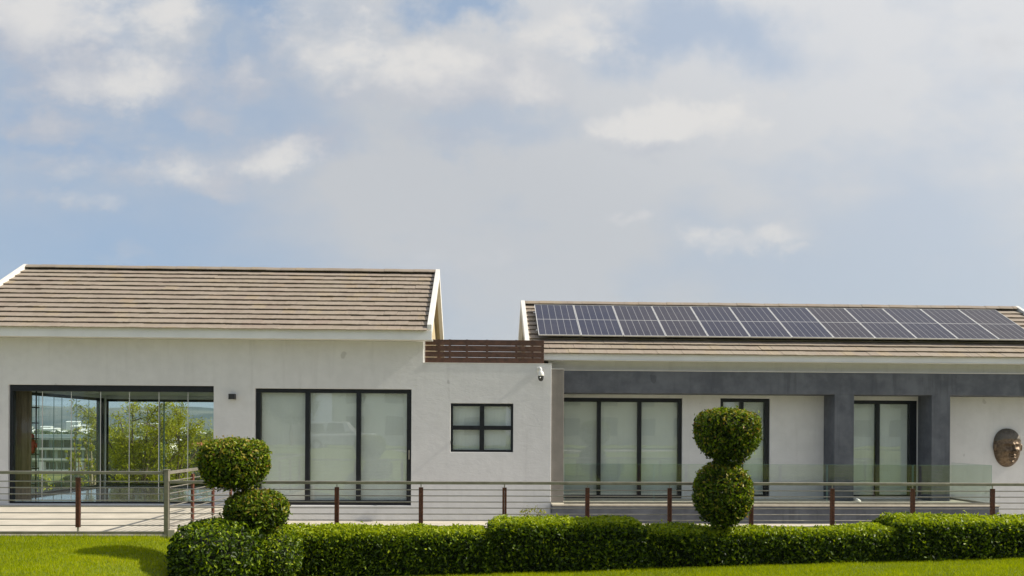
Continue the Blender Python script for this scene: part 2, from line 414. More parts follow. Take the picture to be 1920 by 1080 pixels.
def grid_wall(name, u0, u1, w0, w1, d0, d1, holes, axis, mat, parent, bevel=.008):
    """wall of real thickness with openings cut through; axis 'xz' or 'yz'"""
    us = sorted({u0, u1, *[h[0] for h in holes], *[h[1] for h in holes]}); us = [u for u in us if u0 <= u <= u1]
    ws = sorted({w0, w1, *[h[2] for h in holes], *[h[3] for h in holes]}); ws = [w for w in ws if w0 <= w <= w1]
    def solid(i, j):
        if not (0 <= i < len(us) - 1 and 0 <= j < len(ws) - 1): return False
        cu = (us[i] + us[i + 1]) / 2; cw = (ws[j] + ws[j + 1]) / 2
        return not any(h[0] < cu < h[1] and h[2] < cw < h[3] for h in holes)
    off = base_of(parent); bm = bmesh.new(); vs = {}
    def V(i, j, k):
        if (i, j, k) not in vs:
            u, w, d = us[i], ws[j], (d0, d1)[k]
            p = (u, d, w) if axis == 'xz' else (d, u, w)
            vs[(i, j, k)] = bm.verts.new((p[0] - off[0], p[1] - off[1], p[2] - off[2]))
        return vs[(i, j, k)]
    for i in range(len(us) - 1):
        for j in range(len(ws) - 1):
            if not solid(i, j): continue
            for k in (0, 1): bm.faces.new([V(i, j, k), V(i + 1, j, k), V(i + 1, j + 1, k), V(i, j + 1, k)])
            for (a, b_), (p, q_) in (((i - 1, j), ((i, j), (i, j + 1))), ((i + 1, j), ((i + 1, j), (i + 1, j + 1))), ((i, j - 1), ((i, j), (i + 1, j))), ((i, j + 1), ((i, j + 1), (i + 1, j + 1)))):
                if not solid(a, b_): bm.faces.new([V(*p, 0), V(*q_, 0), V(*q_, 1), V(*p, 1)])
    bmesh.ops.recalc_face_normals(bm, faces=bm.faces[:])
    me = bpy.data.meshes.new(name); bm.to_mesh(me); bm.free(); me.materials.append(MAT[mat])
    o = bpy.data.objects.new(name, me); col.objects.link(o); o.parent = parent
    if bevel:
        md = o.modifiers.new('edge', 'BEVEL'); md.width = bevel; md.segments = 2; md.limit_method = 'ANGLE'; md.angle_limit = R(40)
    return o

# ------------------------------------------------------------------ ground, terrain, hills
def sstep(a, b_, x): t = np.clip((x - a) / (b_ - a), 0, 1); return t * t * (3 - 2 * t)
def land(x, y):
    h = -.66 - 1.6 * sstep(29, 46, y) - 6.3 * sstep(46, 150, y) - 5.0 * sstep(240, 700, y) + 16 * sstep(800, 2300, y)
    return h
def sheet(name, xs, ys, fn, mat, parent=None):
    X, Y = np.meshgrid(xs, ys); Z = fn(X, Y); nx = len(xs)
    v = np.stack([X.ravel(), Y.ravel(), Z.ravel()], 1)
    i = np.arange((len(ys) - 1) * (nx - 1)); r_, c_ = i // (nx - 1), i % (nx - 1); a = r_ * nx + c_
    return mesh_np(name, v, np.stack([a, a + 1, a + nx + 1, a + nx], 1), 4, mat, parent, smooth=True)
sg = lambda n, m_: np.sinh(np.linspace(-1, 1, n) * 5.2) / math.sinh(5.2) * m_
ys = np.concatenate([np.linspace(-600, -45, 6), np.linspace(-40, 60, 41), np.geomspace(64, 4600, 60)])
structure(sheet('ground', sg(81, 4800), ys, land, 'far_ground'))

def lawn_z(x, y):
    z = -.035 - .50 * sstep(-6.1, -3.3, x)
    z = z + .30 * np.clip((x + 1.0) / 10.3, 0, 1.6)
    z = z + .9 * sstep(9.5, 1.0, y) * 1.0
    return z
structure(sheet('lawn', np.linspace(-26, 26, 120), np.linspace(-6, 14.72, 60), lawn_z, 'lawn_soil'))
structure(MB().box(-60, 60, -16, -8, .2, .62).build('road', 'asphalt'))
structure(MB().box(-60, 60, -8, -6, .2, .74).build('pavement', 'paving_beige', bevel=.02))
structure(MB().box(-60, 60, -60, -16, .1, .72).build('verge', 'lawn_soil'))
structure(MB().box(-22, -5.72, 14.75, 20.6, -.6, 0.0).build('patio', 'paving_beige', bevel=.01))
structure(MB().box(-5.72, 26, 14.75, 20.6, -.64, -.40).build('path', 'paving_beige'))
structure(MB().box(-4.9, 26, 20.6, 28.5, -.66, -.42).build('yard', 'paving_beige'))

# hills with a wandering skyline
def hills(name, y0, y1, x0, x1, top, seed, base, nx=150, ny=26):
    xs = np.linspace(x0, x1, nx); ts = np.linspace(0, 1, ny); v = []
    for t in ts:
        for x in xs:
            n1 = noise.fractal(Vector((x * .0011, t * 1.6 + seed, seed)), 1.0, 2.0, 5); n2 = noise.fractal(Vector((x * .005, t * 6, seed + 3)), .9, 2.1, 4)
            prof = math.sin(min(t * 1.18, 1) * math.pi / 2) ** 1.2
            v.append((x, y0 + (y1 - y0) * t, base + prof * (top(x) + 26 * n1) + 7 * n2 * prof))
    v = np.array(v); i = np.arange((ny - 1) * (nx - 1)); a = (i // (nx - 1)) * nx + i % (nx - 1)
    return mesh_np(name, v, np.stack([a, a + 1, a + nx + 1, a + nx], 1), 4, 'hill_scrub', smooth=True)
structure(hills('hills', 2500, 4200, -4600, 3000, lambda x: 122 + 15 * math.sin(x * .0033 + 1) + 8 * math.sin(x * .0081), 4.0, -18))
structure(hills('foothills', 900, 1500, -620, -150, lambda x: 24 * max(0, min(1, (x + 560) / 260)), 9.0, -17, 60, 14))

# ------------------------------------------------------------------ the house
house = thing('house', (0, 24, 0), 'long single storey white plastered house with two pitched tile roofs and slate coloured porch', 'house')
TAN_L, G = math.tan(R(31)), .318
# main front wall: pavilion, bedroom and flat-roofed link in one plane
grid_wall('wall', -12.78, 1.766, -.62, 4.214, 20.6, 20.9,
          [(-11.94, -6.84, .03, 3.03), (-5.80, -1.83, 0.0, 2.98), (-.826, .786, 1.378, 2.632), (-1.53, 1.8, 3.654, 4.3)], 'xz', 'wall_white', house)
grid_wall('wall', 20.9, 27.2, 0, 4.1, -12.78, -12.56, [(21.2, 27.1, .03, 2.95)], 'yz', 'wall_white', house)
grid_wall('wall', -12.78, -1.83, -.62, 4.1, 27.2, 27.45, [(-12.6, -7.2, .03, 2.93)], 'xz', 'wall_white', house)
MB().box(-6.6, -6.4, 20.9, 27.2, 0, 3.05).build('wall', 'wall_white', house)
MB().box(-12.56, -1.83, 20.9, 27.2, 3.05, 3.2).build('ceiling', 'ceiling_paint', house)
MB().box(-12.56, -6.6, 20.9, 27.2, -.5, .03).build('floor', 'floor_polished', house)
# gables
YR = 20 + 13 * G * math.cos(R(31)) + .06; ZR = 4.44 + (YR - 20) * TAN_L
def gable(x0, x1, ya, yb, zb, ridge_y, ridge_z, tan, mat, drop=.10):
    za = ridge_z - (ridge_y - ya) * tan - drop; zc = ridge_z - (yb - ridge_y) * tan - drop
    return MB().prism_x([(ya, zb), (yb, zb), (yb, zc), (ridge_y, ridge_z - drop), (ya, za)], x0, x1).build('gable_wall', mat, house)
tag(gable(-1.83, -1.532, 20.903, 27.45, -.6, YR, ZR, TAN_L, 'wall_tan'), 'tan painted gable wall')
MB().prism_x([(20.903, 4.103), (27.2, 4.103), (YR, ZR - .1)], -12.78, -12.58).build('gable_wall', 'wall_white', house)
# link block
MB().box(1.5, 1.764, 20.9, 24.6, -.6, 3.64).build('wall', 'wall_white', house, bevel=.01)
MB().box(-1.53, 1.5, 24.4, 24.6, -.6, 3.64).build('wall', 'wall_white', house)
MB().box(-1.53, 1.5, 20.9, 24.4, 3.3, 3.45).build('flat_roof', 'paving_beige', house)
MB().box(-1.528, 1.775, 20.59, 20.905, 3.655, 3.672).build('wall_cap', 'trim_white', house)
# right wing
YR2 = 20.95 + 11 * G * math.cos(R(30)) + .07; TAN_R = math.tan(R(30)); ZR2 = 4.0 + (YR2 - 20.95) * TAN_R
grid_wall('wall', 1.9, 16.2, -.62, 2.957, 22.0, 22.3, [(2.16, 5.53, .08, 2.86), (6.6, 7.99, .12, 2.87), (10.05, 12.188, .12, 2.84)], 'xz', 'wall_white', house)
MB().box(1.77, 16.2, 21.45, 21.7, 3.552, 4.0).build('wall', 'wall_white', house)
MB().box(1.9, 16.2, 26.7, 27.0, -.6, 3.8).build('wall', 'wall_white', house)
gable(1.36, 1.62, 21.7, 27.0, 2.0, YR2, ZR2, TAN_R, 'wall_white')
gable(15.95, 16.2, 22.3, 27.0, -.6, YR2, ZR2, TAN_R, 'wall_white')
tag(MB().box(2.10, 16.3, 21.3, 22.28, 2.96, 3.55).build('porch_beam', 'wall_slate', house, bevel=.008), 'dark slate plastered beam')
MB().box(2.10, 16.3, 21.29, 21.45, 3.552, 3.568).build('lit_edge_strip', 'trim_white', house)  # white strip added to paint the beam's sunlit top edge
tag(MB().box(1.768, 2.098, 20.66, 22.28, .082, 3.53).build('pilaster', 'wall_taupe', house, bevel=.006), 'taupe plastered pilaster beside the white corner')
MB().box(1.775, 2.105, 20.65, 20.80, 3.531, 3.545).build('lit_edge_strip', 'trim_white', house)  # sunlit edge over the pilaster, likewise painted as a white strip
for a, b_ in ((9.51, 10.045), (12.19, 12.705)):
    MB().box(a, b_, 21.302, 21.998, .08, 2.962).build('column', 'wall_slate', house, bevel=.01)
# porch deck
MB().box(1.775, 13.28, 20.1, 21.998, -.5, .04).build('deck_base', 'wall_slate', house, bevel=.006)
MB().box(1.765, 13.295, 20.08, 21.998, .041, .08).build('deck_floor', 'coping_beige', house, bevel=.005)
# roofs: slabs, fascias, soffits, barge boards
def roof_slab(x0, x1, ye, ze_, yr, zr, tan, t=.12):
    prof = [(ye + .1, ze_ + .1 * tan - .055), (yr, zr - .055), (2 * yr - ye - .1, ze_ + .1 * tan - .055), (2 * yr - ye - .1, ze_ + .1 * tan - .055 - t), (yr, zr - .055 - t), (ye + .1, ze_ + .1 * tan - .055 - t)]
    return MB().prism_x(prof, x0, x1).build('roof', 'wall_tan', house)
roofL = roof_slab(-13.20, -1.33, 20, 4.44, YR, ZR, TAN_L)
roofR = roof_slab(1.20, 16.40, 20.95, 4.0, YR2, ZR2, TAN_R)
def fascia(x0, x1, y, z0, z1, wally, mat='fascia_grey'):
    MB().box(x0, x1, y, y + .03, z0, z1).build('fascia', mat, house, bevel=.004)
    MB().box(x0, x1, y + .03, wally, z0 + .02, z0 + .04).build('soffit', 'trim_white', house)
fascia(-13.2, -1.285, 20.08, 4.195, 4.432, 20.6)
fascia(1.3, 16.42, 21.03, 3.80, 3.975, 21.45)
MB().box(1.3, 16.42, 21.015, 21.03, 3.80, 3.815).build('fascia_trim', 'trim_white', house)
MB().box(-13.2, -1.33, 2 * YR - 20.11, 2 * YR - 20.08, 4.19, 4.43).build('fascia', 'fascia_grey', house)
MB().box(1.2, 16.4, 2 * YR2 - 21.06, 2 * YR2 - 21.03, 3.80, 3.975).build('fascia', 'fascia_grey', house)
def barge(x0, x1, ye, ze_, yr, zr, tan, up=.075, dn=.20):
    c = lambda y, z, h: (y, z + h)
    for sgn in (0, 1):
        f = (lambda y: y) if sgn == 0 else (lambda y: 2 * yr - y)
        prof = [(f(ye + .112), ze_ + .112 * tan + up), (f(yr), zr + up), (f(yr), zr - dn), (f(ye + .112), ze_ + .112 * tan - dn - .04)]
        MB().prism_x(prof, x0, x1).build('barge_board', 'trim_white', house, bevel=.005)
barge(-1.405, -1.29, 20, 4.44, YR, ZR, TAN_L)
barge(-13.27, -13.16, 20, 4.44, YR, ZR, TAN_L)
barge(1.125, 1.245, 20.95, 4.0, YR2, ZR2, TAN_R)
barge(16.36, 16.47, 20.95, 4.0, YR2, ZR2, TAN_R)

# roof tiles, course by course; the largest 300 are single pieces
TW, TL_ = .336, .40
def tile_mesh(seed):
    rr = random.Random(seed); t = .052; n = 4
    top = [(-TW / 2 + TW * i / n + (0 if i else .002) - (0 if i < n else .002)) for i in range(n + 1)]
    mb = MB(); o = 0
    fr = [(x, 0 + rr.uniform(-.004, .004), t + rr.uniform(-.002, .003)) for x in top]
    v = [(x, y, z) for x, y, z in fr] + [(x, TL_, .016) for x in top] + [(x, y + .003, .030) for x, y, z in fr] + [(x, TL_, .0) for x in top]
    k = n + 1; f = []
    for i in range(n): f += [(i, i + 1, k + i + 1, k + i), (2 * k + i, 2 * k + i + 1, i + 1, i), (3 * k + i, 3 * k + i + 1, 2 * k + i + 1, 2 * k + i)]
    f += [(0, k, 3 * k, 2 * k), (n, 2 * k + n, 3 * k + n, k + n)]
    me = bpy.data.meshes.new('roof_tile'); me.from_pydata(v, [], f); me.materials.append(MAT['roof_tile']); me.update()
    return me
TM = [tile_mesh(i) for i in range(6)]
rest_v, rest_f = [], []
def lay_tiles(parent, xa, xb, ye, ze_, pitch, rows, single, yr=None):
    p = R(pitch); cp, sp = math.cos(p), math.sin(p); rr = random.Random(int(xa * 10))
    for j in range(rows):
        x = xa - (TW / 2 if j % 2 else 0); s = j * G
        while x < xb - .02:
            x0, x1 = max(x, xa), min(x + TW, xb)
            if x1 - x0 > .06:
                full = x1 - x0 > TW - .01
                tilt = p - math.asin(.012 / TL_) + rr.gauss(0, .004); lift = rr.gauss(0, .0022)
                M_ = (Matrix.Translation(((x0 + x1) / 2, ye + s * cp, ze_ + s * sp - .058 + lift)) @ Matrix.Rotation(tilt, 4, 'X') @ Matrix.Rotation(rr.gauss(0, .004), 4, 'Y')
                      @ Matrix.Rotation(rr.gauss(0, .003), 4, 'Z') @ Matrix.Diagonal(((x1 - x0) / TW, 1, 1, 1)))
                me = TM[rr.randrange(6)]
                if single(j, x0):
                    o = bpy.data.objects.new('roof_tile', me); col.objects.link(o); o.parent = parent
                    o.matrix_local = Matrix.Translation((0, -24, 0)) @ M_
                else:
                    o_ = len(rest_v); rest_v.extend(tuple(M_ @ v.co) for v in me.vertices); rest_f.extend(tuple(o_ + i for i in q.vertices) for q in me.polygons)
            x += TW
lay_tiles(roofL, -13.16, -1.405, 20, 4.44, 31, 13, lambda j, x: j < 5)
lay_tiles(roofR, 1.25, 16.36, 20.95, 4.0, 30, 11, lambda j, x: j < 2 and x < 14.4 or (x > 14.6 + (j - 2) * .09 and 7 < j < 9))
# rear slopes (only their edges can be seen)
for (x0, x1, yr, zr, tan, ye) in ((-13.16, -1.405, YR, ZR, TAN_L, 20), (1.25, 16.36, YR2, ZR2, TAN_R, 20.95)):
    o_ = len(rest_v); n = 13
    for j in range(n):
        ya = 2 * yr - ye - j * (yr - ye) / n; yb = 2 * yr - ye - (j + 1) * (yr - ye) / n; za = zr - (ya - yr) * tan; zb = zr - (yb - yr) * tan
        o_ = len(rest_v); rest_v += [(x0, ya, za + .02), (x1, ya, za + .02), (x1, yb, zb - .015), (x0, yb, zb - .015), (x0, ya, za - .02), (x1, ya, za - .02)]
        rest_f += [(o_, o_ + 1, o_ + 2, o_ + 3), (o_ + 4, o_ + 5, o_ + 1, o_)]
mb = MB(); mb.v = rest_v; mb.f = rest_f
tag(mb.build('roof_tile_courses', 'roof_tile', house), kind='stuff')
# ridge tiles
def ridge(parent, x0, x1, y, z):
    me = bpy.data.meshes.new('ridge_tile'); L = .44; v = []; prof = [(-.15, -.055), (-.14, -.03), (-.05, .045), (.05, .045), (.14, -.03), (.15, -.055)]
    for k, (xx, s_) in enumerate(((0, 1.0), (L, .965))): v += [(xx, a * s_, b_ * s_ + (0 if k == 0 else -.002)) for a, b_ in prof]
    f = [(i, i + 1, 7 + i, 6 + i) for i in range(5)] + [(0, 1, 2, 3, 4, 5), (11, 10, 9, 8, 7, 6)]
    me.from_pydata(v, [], f); me.materials.append(MAT['roof_tile']); rr = random.Random(5)
    x = x0
    while x < x1 - .05:
        o = bpy.data.objects.new('ridge_tile', me); col.objects.link(o); o.parent = parent
        o.location = (x, y - 24, z + rr.gauss(0, .0025)); o.rotation_euler = (0, rr.gauss(0, .004), 0)
        if x + L > x1: o.scale = ((x1 - x) / L, 1, 1)
        x += L - .012
ridge(roofL, -13.16, -1.405, YR, ZR + .012)
ridge(roofR, 1.25, 16.36, YR2, ZR2 + .012)

# ---- windows
def window(x0, x1, z0, z1, y, mulls, tran=None, fr=(.12, .10, .12, .12), mw=.11, blind=True, name='window', y2=None, label=None, gap=.0):
    """frame = left, top, right, bottom widths; glass panes and roller blinds are its children"""
    d = .09; l, t, r_, b_ = fr; mb = MB()
    mb.box(x0, x1, y, y + d, z1 - t, z1); mb.box(x0, x1, y, y + d, z0, z0 + b_)
    mb.box(x0, x0 + l, y + .002, y + d, z0 + b_, z1 - t); mb.box(x1 - r_, x1, y + .002, y + d, z0 + b_, z1 - t)
    for m_ in mulls: mb.box(m_ - mw / 2, m_ + mw / 2, y - .012, y + d - .02, z0 + b_, z1 - t)
    if tran: mb.box(x0 + l, x1 - r_, y - .016, y + d - .025, tran - mw / 2 + .005, tran + mw / 2 - .005)
    # thin sash line inside every frame
    w = mb.build(name, 'frame_black', house, bevel=.004)
    if label: w['label'] = label
    ex = [x0 + l] + [e for m_ in mulls for e in (m_ - mw / 2, m_ + mw / 2)] + [x1 - r_]
    ez = [(z0 + b_, z1 - t)] if not tran else [(z0 + b_, tran - mw / 2 + .005), (tran + mw / 2 - .005, z1 - t)]
    for i in range(0, len(ex), 2):
        for za, zb in ez:
            yy = y + .035 + (.022 if (i // 2) % 2 else 0)
            MB().box(ex[i], ex[i + 1], yy, yy + .006, za, zb).build('pane', 'glass_window', w)
            if blind:
                n = 10; v, f = [], []
                bx0, bx1 = ex[i] + .0, ex[i + 1] - .0
                for k in range(n + 1):
                    xx = bx0 + (bx1 - bx0) * k / n; dy = .003 * math.sin(k * 1.7 + i + z0)
                    v += [(xx, y + .13 + dy, za - .02), (xx, y + .13 - dy * .4, zb + .02), (xx, y + .134 + dy, za - .02), (xx, y + .134 - dy * .4, zb + .02)]
                for k in range(n): a = 4 * k; f += [(a, a + 4, a + 5, a + 1), (a + 2, a + 3, a + 7, a + 6)]
                mbb = MB(); mbb.v = v; mbb.f = f; mbb.build('roller_blind', 'blind_fabric', w)
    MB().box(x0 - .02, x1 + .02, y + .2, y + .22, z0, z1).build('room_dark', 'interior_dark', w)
    return w
w1 = window(-5.797, -1.833, .003, 2.977, 20.68, (-4.49, -3.19), name='sliding_door', label='wide three panel sliding door beside the small window')
MB().box(-1.905, -1.875, 20.655, 20.68, 1.18, 1.42).build('handle', 'steel', w1)
window(-.823, .783, 1.381, 2.629, 20.66, (-.02,), tran=2.005, fr=(.055, .07, .055, .055), mw=.12, label='small four pane window')
window(2.163, 5.527, .083, 2.857, 22.05, (3.22, 4.35), fr=(.05, .11, .10, .09), mw=.10, name='sliding_door', label='three panel sliding door behind the porch beam')
window(6.603, 7.987, .123, 2.867, 22.05, (7.22,), fr=(.09, .10, .12, .07), mw=.09, name='sliding_door', label='narrow two panel sliding door behind the topiary')
window(10.053, 12.186, .123, 2.837, 22.05, (11.08,), fr=(.09, .10, .20, .07), mw=.10, name='sliding_door', label='two panel sliding door between the slate columns')

# ---- frameless folding glass wall of the pavilion
gw = tag(MB().box(-11.937, -6.843, 20.66, 20.78, 2.875, 3.027).box(-11.937, -6.843, 20.66, 20.78, .032, .075).box(-11.937, -11.86, 20.662, 20.78, .075, 2.875)
         .build('glass_wall', 'frame_black', house, bevel=.003), 'frameless folding glass wall across the pavilion opening')
xs_ = [-11.86, -11.16, -10.44, -9.71, -8.99, -8.25, -7.52, -6.845]
for a, b_ in zip(xs_[:-1], xs_[1:]):
    pn = MB().box(a + .004, b_ - .004, 20.715, 20.725, .08, 2.87).build('pane', 'glass_clear', gw)
    MB().box(b_ - .009, b_ + .004, 20.712, 20.728, .08, 2.87).build('glazing_strip', 'aluminium', gw)
gs = tag(MB().box(-12.68, -12.62, 21.203, 27.097, 2.86, 2.947).box(-12.68, -12.62, 21.203, 27.097, .032, .10).build('glass_wall', 'frame_black', house), 'frameless glass wall on the gable end of the pavilion')
yk = [21.25, 22.1, 22.95, 23.3, 24.1, 24.55, 25.4, 26.2, 26.9]
for i, (a, b_) in enumerate(zip(yk[:-1], yk[1:])):
    MB().box(-12.66, -12.65, a + .004, b_ - .004, .10, 2.86).build('pane', 'glass_green' if i in (2, 4) else 'glass_clear', gs)
    MB().box(-12.662, -12.648, b_ - .006, b_ + .006, .10, 2.86).build('glazing_strip', 'glass_edge', gs)
gr = tag(MB().box(-12.598, -7.2, 27.25, 27.33, 2.85, 2.93).box(-12.598, -7.2, 27.25, 27.33, .032, .12).build('glass_wall', 'frame_black', house), 'frameless glass wall facing the valley')
for i, (a, b_) in enumerate(((-12.59, -11.4), (-11.4, -10.85), (-10.85, -10.70), (-10.70, -9.8), (-9.8, -8.9), (-8.9, -8.0), (-8.0, -7.2))):
    MB().box(a + .004, b_ - .004, 27.285, 27.295, .12, 2.85).build('pane', 'glass_green' if i == 2 else 'glass_clear', gr)
    if i in (1, 2): MB().box(b_ - .02, b_ + .02, 27.28, 27.30, .12, 2.85).build('glazing_strip', 'glass_edge', gr)
tag(MB().box(-12.80, -12.60, 27.0, 27.455, .03, 3.049).build('corner_post', 'frame_black', house, bevel=.01), 'black steel post at the corner of the glass walls')

# ------------------------------------------------------------------ things on and in the house
# vertical blind gathered at the left of the pavilion
vb = thing('vertical_blind', (-11.87, 21.05, .03), 'brown vertical blind drawn to the left edge of the glass pavilion', 'blind')
MB().box(-12.16, -11.58, 21.02, 21.10, 2.90, 2.97).build('head_rail', 'frame_black', vb)
rr = random.Random(3); x = -12.13
while x < -11.64:
    w_ = .055; a = R(rr.uniform(38, 60)); dx_, dy_ = w_ * math.cos(a), w_ * math.sin(a)
    MB().quadbox([(x, 21.03, .06), (x + dx_, 21.03 + dy_, .06), (x + dx_, 21.034 + dy_, .06), (x, 21.034, .06), (x, 21.03, 2.9), (x + dx_, 21.03 + dy_, 2.9), (x + dx_, 21.034 + dy_, 2.9), (x, 21.034, 2.9)]).build('slat', 'slat_brown', vb)
    x += .058
# ladder shelf with a red figurine
ls = thing('ladder_shelf', (-12.15, 22.0, .03), 'narrow black ladder shelf behind the brown vertical blind', 'shelf')
for xx in (-12.36, -12.01): MB().box(xx, xx + .025, 21.95, 21.975, .03, 2.95).build('upright', 'frame_black', ls)
for k, z in enumerate((.45, .87, 1.245, 1.67, 2.09, 2.51)): MB().box(-12.36, -11.985, 21.9, 22.1, z - .03, z).build('shelf', 'frame_black', ls)
rf = thing('figurine', (-12.12, 21.99, 1.245), 'red glazed figurine standing on the ladder shelf beside the brown blind', 'figurine')
MB().lathe([(.0, 1.246), (.07, 1.25), (.085, 1.33), (.115, 1.45), (.13, 1.53), (.09, 1.61), (.045, 1.64), (.0, 1.642)], -12.125, 21.99, 18).build('body', 'red_glaze', rf, smooth=True)
MB().lathe([(.0, 1.62), (.04, 1.63), (.068, 1.68), (.066, 1.74), (.035, 1.785), (.0, 1.79)], -12.13, 21.99, 16).build('head', 'red_glaze', rf, smooth=True)
MB().tube([(-12.06, 21.97, 1.56), (-11.99, 21.95, 1.50), (-11.98, 21.93, 1.42)], [.045, .038, .025], 8).build('arm', 'red_glaze', rf, smooth=True)

# small cube wall light
wl = thing('wall_light', (-6.35, 20.6, 2.68), 'small black cube wall light between the glass pavilion and the sliding door', 'wall light')
MB().box(-6.43, -6.275, 20.47, 20.6, 2.69, 2.83).build('housing', 'black_plastic', wl, bevel=.006)
MB().box(-6.405, -6.30, 20.49, 20.58, 2.685, 2.69).build('lens', 'white_plastic', wl)
MB().box(-6.40, -6.305, 20.599, 20.601, 2.70, 2.82).build('back_plate', 'black_plastic', wl)

# security camera
scm = thing('security_camera', (1.45, 20.6, 3.4), 'white dome security camera with black globe near the top of the link wall', 'camera')
MB().box(1.385, 1.485, 20.575, 20.6, 3.43, 3.585).build('wall_plate', 'white_plastic', scm, bevel=.006)
MB().tube([(1.44, 20.57, 3.535), (1.46, 20.47, 3.54), (1.475, 20.40, 3.50), (1.478, 20.385, 3.44)], [.035, .036, .034, .033], 12).build('arm', 'white_plastic', scm, smooth=True)
MB().lathe([(.0, 3.475), (.035, 3.47), (.06, 3.44), (.078, 3.39), (.082, 3.345), (.078, 3.335), (0, 3.335)], 1.478, 20.385, 24).build('housing', 'white_plastic', scm, smooth=True)
dm = MB().lathe([(.072, 3.336), (.073, 3.30), (.066, 3.25), (.045, 3.215), (.02, 3.203), (0, 3.20)], 1.478, 20.385, 24).build('globe', 'black_plastic', scm, smooth=True)
MB().lathe([(.0, 3.305), (.018, 3.30), (.02, 3.285), (.012, 3.27), (0, 3.268)], 1.455, 20.318, 12).build('lens', 'aluminium', dm, smooth=True)

# slatted timber screen on the link roof
ss = thing('slatted_screen', (0, 20.72, 3.672), 'low dark brown horizontal slat screen on top of the link between the roofs', 'screen')
MB().box(-1.528, -1.50, 20.66, 20.76, 3.672, 4.285).build('end_strip', 'trim_white', ss)
for k in range(4):
    z = 3.675 + k * .153; MB().box(-1.497, 1.58, 20.70 + .001 * k, 20.722 + .001 * k, z, z + .1445).build('slat', 'screen_brown', ss, bevel=.003)
for x in (-1.14, -.86, -.42, .10, .86, 1.28, 1.54):
    po = MB().box(x - .028, x + .028, 20.727, 20.775, 3.66, 4.288).build('post', 'screen_brown', ss)
    bb = MB()
    for k in range(4):
        for q_ in (.03, .10): bb.tube([(x, 20.692, 3.675 + k * .154 + q_), (x, 20.705, 3.675 + k * .154 + q_)], .008, 6)
    bb.build('bolt_heads', 'screen_brown', po)

# solar panels
P30 = R(30)
def roof_pt(x, s, n): return (x, 20.95 + s * math.cos(P30) - n * math.sin(P30), 4.0 + s * math.sin(P30) + n * math.cos(P30))
fr_ = thing('mounting_frame', roof_pt(8, .8, .03), 'aluminium mounting frame under the row of solar panels on the right roof', 'frame')
for s in (1.25, 2.55):
    a0, a1 = roof_pt(1.45, s, .09), roof_pt(15.45, s, .09)
    MB().tube([a0, a1], .022, 4).build('rail', 'aluminium', fr_)
for i in range(14):
    MB().tube([roof_pt(1.7 + i * 1.04, 1.3, .0), roof_pt(1.7 + i * 1.04, 1.25, .08)], .02, 6).build('hook', 'aluminium', fr_)
PW, PL, PT = 1.142, 2.24, .035
def panel_mesh():
    bm = bmesh.new()
    def bx(x0, x1, y0, y1, z0, z1):
        vs = [bm.verts.new(c) for c in ((x0, y0, z0), (x1, y0, z0), (x1, y1, z0), (x0, y1, z0), (x0, y0, z1), (x1, y0, z1), (x1, y1, z1), (x0, y1, z1))]
        for q in ((0, 3, 2, 1), (4, 5, 6, 7), (0, 1, 5, 4), (1, 2, 6, 5), (2, 3, 7, 6), (3, 0, 4, 7)): bm.faces.new([vs[i] for i in q])
    e = .014
    bx(0, PW, 0, e, 0, PT); bx(0, PW, PL - e, PL, 0, PT); bx(0, e, e, PL - e, 0, PT); bx(PW - e, PW, e, PL - e, 0, PT)
    me = bpy.data.meshes.new('frame'); bm.to_mesh(me); bm.free(); me.materials.append(MAT['aluminium']); return me
pf = panel_mesh()
pc = bpy.data.meshes.new('cell_sheet')
e = .014
pc.from_pydata([(e, e, PT - .006), (PW - e, e, PT - .006), (PW - e, PL - e, PT - .006), (e, PL - e, PT - .006), (e, e, .008), (PW - e, e, .008), (PW - e, PL - e, .008), (e, PL - e, .008)], [], [(0, 1, 2, 3), (7, 6, 5, 4)])
uvl = pc.uv_layers.new(name='UVMap')
for li, (a, b_) in enumerate(((0, 0), (1, 0), (1, 1), (0, 1), (0, 1), (1, 1), (1, 0), (0, 0))): uvl.data[li].uv = (a, b_)
pc.materials.append(MAT['solar_cells'])
ORD = ['leftmost solar panel of the row, beside the bare tiles and slatted screen', 'second solar panel from the left end of the roof row', 'third solar panel from the left end of the roof row',
       'fourth solar panel from the left end of the roof row', 'fifth solar panel from the left end of the roof row', 'sixth solar panel from the left, brownish sheen, mid row',
       'seventh solar panel from the left, just right of mid row', 'fifth solar panel from the right end of the roof row', 'fourth solar panel from the right end of the roof row',
       'third solar panel from the right end of the roof row', 'second solar panel from the right end of the roof row', 'rightmost solar panel of the row, beside the bare roof tiles']
for i in range(12):
    t = thing('solar_panel', (0, 0, 0), ORD[i], 'solar panel', 'solar panels in a row on the right roof')
    t.location = roof_pt(1.50 + i * 1.1585, .80 + (.010 if i == 0 else 0) + .004 * math.sin(i * 2.3), .118); t.rotation_euler = (P30, 0, 0)
    for nm, me in (('frame', pf), ('cell_sheet', pc)):
        o = bpy.data.objects.new(nm, me); col.objects.link(o); o.parent = t

